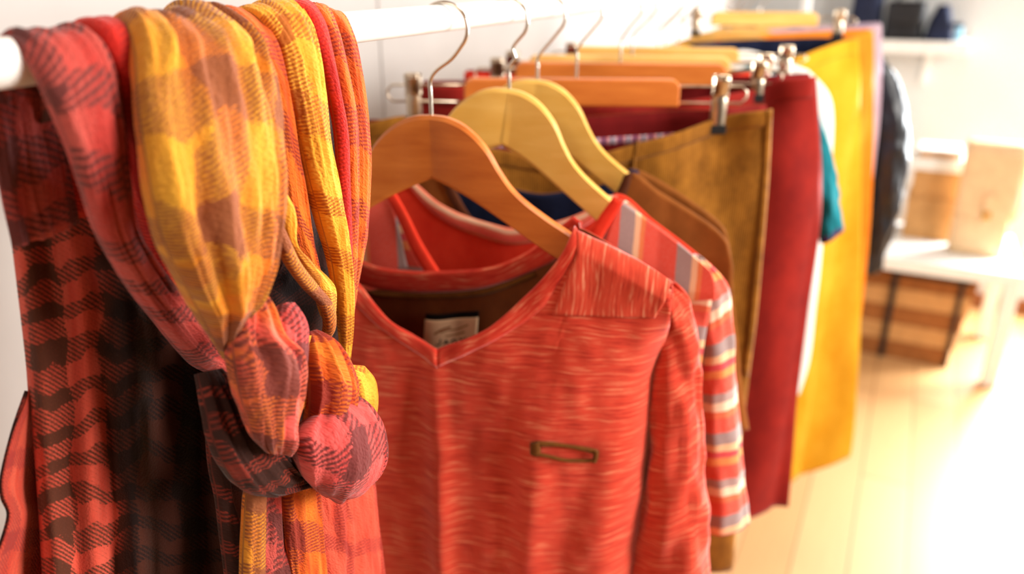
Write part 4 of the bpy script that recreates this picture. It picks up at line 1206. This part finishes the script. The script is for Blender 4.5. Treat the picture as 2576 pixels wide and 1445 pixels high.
def satchel():
    t = thing('satchel', 'upright beige leather satchel with flap and clasp on the white table', 'bag')
    y = ty0 + 0.16
    a = PY(2392, 585, y); b = PY(2526, 596, y); x0, x1 = a[0], b[0] + 0.01
    z1 = PY(2490, 368, y)[2]
    n = 10
    # body: slightly wider at the top, rounded edges
    prof = [(0, 1.0), (0.5, 1.02), (1.0, 1.04)]
    G = []
    cx = (x0 + x1) / 2; hw = (x1 - x0) / 2
    for f in np.linspace(0, 1, 9):
        z = tz + (z1 - tz) * f; w = hw * (1 + 0.05 * f); d = 0.055 * (1 - 0.35 * f)
        ring = []
        for a_ in np.linspace(0, 2 * pi, 28, endpoint=False):
            c, s = cos(a_), sin(a_)
            ring.append((cx + w * math.copysign(abs(c) ** 0.3, c), y + 0.055 + d * math.copysign(abs(s) ** 0.3, s), z))
        G.append(ring)
    grid_mesh('body', np.array(G), M['tanl'], t, closed=True, caps=True)
    zf = tz + (z1 - tz) * 0.36
    fl = np.array([[(cx + hw * 1.06 * e, y + 0.055 - 0.055 * (1 - 0.35 * ((z - tz) / (z1 - tz))) - 0.006 + 0.003 * abs(e) ** 3, z) for e in np.linspace(-1, 1, 11)] for z in list(np.linspace(zf, z1 + 0.002, 8))])
    top = fl[-1].copy(); t2 = top.copy(); t2[:, 1] = y + 0.055 + 0.03; t2[:, 2] += 0.004
    grid_mesh('flap', np.concatenate([fl, [top * 0.5 + t2 * 0.5 + [0, 0, 0.004]], [t2]]), M['tanl'], t, solid=0.004)
    obox('clasp_strap', (cx + 0.01, y - 0.004, zf + 0.045), (0.016, 0, 0), (0, 0.004, 0), (0, 0, 0.05), M['tanl'], t, 0.002)
    obox('clasp', (cx + 0.01, y - 0.010, zf + 0.015), (0.013, 0, 0), (0, 0.004, 0), (0, 0, 0.014), M['brass'], t, 0.003)
    hx = cx + hw * 1.05
    tube('side_strap', spline([(hx, y + 0.05, zf - 0.02), (hx + 0.018, y + 0.05, zf + 0.03), (hx + 0.02, y + 0.05, zf + 0.09), (hx + 0.004, y + 0.05, z1 - 0.03)], 6), 0.006, M['tanl'], t, 8)
satchel()

def carton(name, label, lo, hi, mat, lid=None, rot=0):
    t = thing(name, label, 'box')
    zl = hi[2] - (hi[2] - lo[2]) * 0.28
    box('box_body', (lo[0] + 0.003, lo[1] + 0.003, lo[2]), (hi[0] - 0.003, hi[1] - 0.003, zl + 0.005), mat, t, 0.002)
    box('lid', (lo[0], lo[1], zl), hi, lid or mat, t, 0.002)
    return t
yb = ty0 + 0.30
xa = PY(2272, 560, yb)[0]; xb_ = PY(2400, 570, yb)[0]
zz = [tz, PY(2330, 500, yb)[2], PY(2330, 428, yb)[2], PY(2330, 398, yb)[2], PY(2330, 368, yb)[2]]
carton('shoe_box', 'tan cardboard box on the white table, lower one beside the satchel', (xa, yb, zz[0]), (xb_, yb + 0.19, zz[1]), M['kraft'])
carton('shoe_box', 'tan cardboard box standing on another box beside the satchel', (xa + 0.004, yb + 0.005, zz[1]), (xb_ - 0.004, yb + 0.19, zz[2]), M['kraft'])
carton('flat_box', 'flat white box on top of the tan boxes', (xa - 0.01, yb - 0.01, zz[2]), (xb_ + 0.004, yb + 0.18, zz[3]), M['white'])
carton('flat_box', 'flat pale box, topmost on the white table', (xa + 0.01, yb + 0.01, zz[3]), (xb_ - 0.02, yb + 0.17, zz[4] - 0.012), M['kraft'], M['white'])

# stack of brown boxes under the table, strapped in black
yu = ty0 + 0.10
zs = [0.0, 0.075, 0.15, 0.225, 0.30, 0.365]
xu0 = PY(2080, 880, yu)[0]; xu1 = PY(2385, 905, yu)[0]
mats = [M['kraft2'], M['kraft'], M['kraft2'], M['kraft'], M['kraft2']]
names = ['lowest', 'second from bottom', 'middle', 'second from top', 'topmost']
for k in range(5):
    carton('storage_box', 'flat brown box under the white table, %s of the strapped stack' % names[k], (xu0 - 0.004 * (k % 2), yu + 0.003 * k, zs[k]), (xu1 + 0.012 * k, yu + 0.30, zs[k + 1]), mats[k])
st = thing('black_strap', 'black strap wrapped round the stack of brown boxes under the table', 'strap')
for xs, wdt in ((PY(2238, 780, yu)[0], 0.011), (PY(2425, 740, yu)[0] - 0.01, 0.008)):
    box('band', (xs - wdt, yu - 0.006, 0.0), (xs + wdt, yu - 0.001, 0.372), M['blk'], st, 0.001)
    box('band', (xs - wdt, yu - 0.006, 0.367), (xs + wdt, yu + 0.30, 0.373), M['blk'], st, 0.001)
box('cross_band', (PY(2238, 780, yu)[0], yu - 0.008, 0.362), (PY(2440, 740, yu)[0], yu - 0.002, 0.384), M['blk'], st, 0.001)

# ------------------------------------------------------------------ wall shelf with bags
ysf = YB - 0.26
zsh = PY(2300, 104, ysf)[2]
sx1 = PY(2442, 118, ysf)[0]; sx0 = sx1 - 1.10
sh = thing('wall_shelf', 'thick white shelf on the back wall with dark bags on it', 'shelf')
box('shelf_board', (sx0, ysf, zsh - 0.05), (sx1, YB, zsh), M['white'], sh, 0.002)
for bx_ in (sx0 + 0.2, sx1 - 0.16):
    box('bracket', (bx_, ysf + 0.06, zsh - 0.065), (bx_ + 0.03, YB, zsh - 0.05), M['white'], sh, 0.001)
    box('bracket', (bx_, YB - 0.015, zsh - 0.2), (bx_ + 0.03, YB, zsh - 0.065), M['white'], sh, 0.001)

def soft_bag(name, label, cx, cy, w, d, h, mat, peak=0.0, handle=True, seed=0, lean=0.0):
    t = thing(name, label, 'bag')
    G = []
    for f in np.linspace(0, 1, 16):
        k = (1 - 0.10 * f) if not peak else (1.0 - peak * f ** 1.4)
        e = 0.35 + 0.3 * f
        ring = []
        for a_ in np.linspace(0, 2 * pi, 36, endpoint=False):
            c, s = cos(a_), sin(a_)
            wob = 1 + 0.06 * nz(c * 1.5 + seed, s * 1.5, f * 3)
            r = 1.0 if f > 0.05 else 0.93
            ring.append((cx + lean * f * w + w / 2 * k * r * wob * math.copysign(abs(c) ** e, c), cy + d / 2 * (k if not peak else k ** 0.7) * r * wob * math.copysign(abs(s) ** e, s), zsh + h * f))
        G.append(ring)
    grid_mesh('body', np.array(G), mat, t, closed=True, caps=True)
    if handle:
        for dy in (-d * 0.28, d * 0.28):
            tube('handle', spline([(cx - w * 0.25, cy + dy, zsh + h * 0.97), (cx - w * 0.22, cy + dy, zsh + h + 0.07), (cx, cy + dy, zsh + h + 0.11), (cx + w * 0.22, cy + dy, zsh + h + 0.07), (cx + w * 0.25, cy + dy, zsh + h * 0.97)], 6), 0.006, mat, t, 8)
    return t
yc = ysf + 0.12
xx = lambda px: PY(px, 90, yc - 0.06)[0]
zh = lambda py: PY(2300, py, yc - 0.06)[2] - zsh
soft_bag('handbag', 'navy soft bag on the shelf, behind the row of hanging clothes', (xx(2130) + xx(2212)) / 2, yc, xx(2212) - xx(2130), 0.16, 0.26, M['nvy'], seed=1)
b = soft_bag('handbag', 'boxy black handbag with flap in the middle of the shelf', (xx(2218) + xx(2322)) / 2, yc, xx(2322) - xx(2218), 0.15, zh(4), M['blk'], seed=2)
bx0, bx1 = xx(2222), xx(2318)
g = np.array([[(bx0 + (bx1 - bx0) * e, yc - 0.085 - 0.006 * (1 - abs(2 * e - 1) ** 4), zsh + zh(4) * f) for e in np.linspace(0, 1, 9)] for f in np.linspace(0.42, 0.98, 8)])
grid_mesh('flap', g, M['blk'], b, solid=0.005)
p = soft_bag('slouchy_bag', 'dark navy slouchy bag with a peaked top at the right end of the shelf', (xx(2322) + xx(2402)) / 2, yc - 0.01, xx(2402) - xx(2322), 0.16, zh(12), M['nvy'], peak=0.62, handle=False, seed=5)
zt_ = zsh + zh(12)
tube('tie', spline([(xx(2385), yc - 0.06, zsh + zh(62)), (xx(2400), yc - 0.07, zsh + zh(58)), (xx(2416), yc - 0.06, zsh + zh(60))], 6), 0.009, M['nvy'], p, 8)
pk = thing('paper_packet', 'small pale blue packet beside the slouchy bag on the shelf', 'packet')
box('packet_body', (xx(2402), yc - 0.05, zsh), (xx(2420), yc + 0.02, zsh + zh(66)), M['sky'], pk, 0.006)
box('packet_fold', (xx(2404), yc - 0.03, zsh + zh(66) - 0.002), (xx(2418), yc, zsh + zh(60)), M['sky'], pk, 0.004)

# ------------------------------------------------------------------ shop ceiling light above the photographer's side
for lx, ly, lab in ((0.28, -1.55, 'round white ceiling lamp above the front of the shop'), (0.55, 1.05, 'round white ceiling lamp above the clothes rail')):
    cl = thing('ceiling_lamp', lab, 'lamp', 'ceiling lamps')
    tube('lamp_housing', [(lx, ly, z) for z in (2.70, 2.66, 2.64)], [0.20, 0.20, 0.18], M['white'], cl, 32)
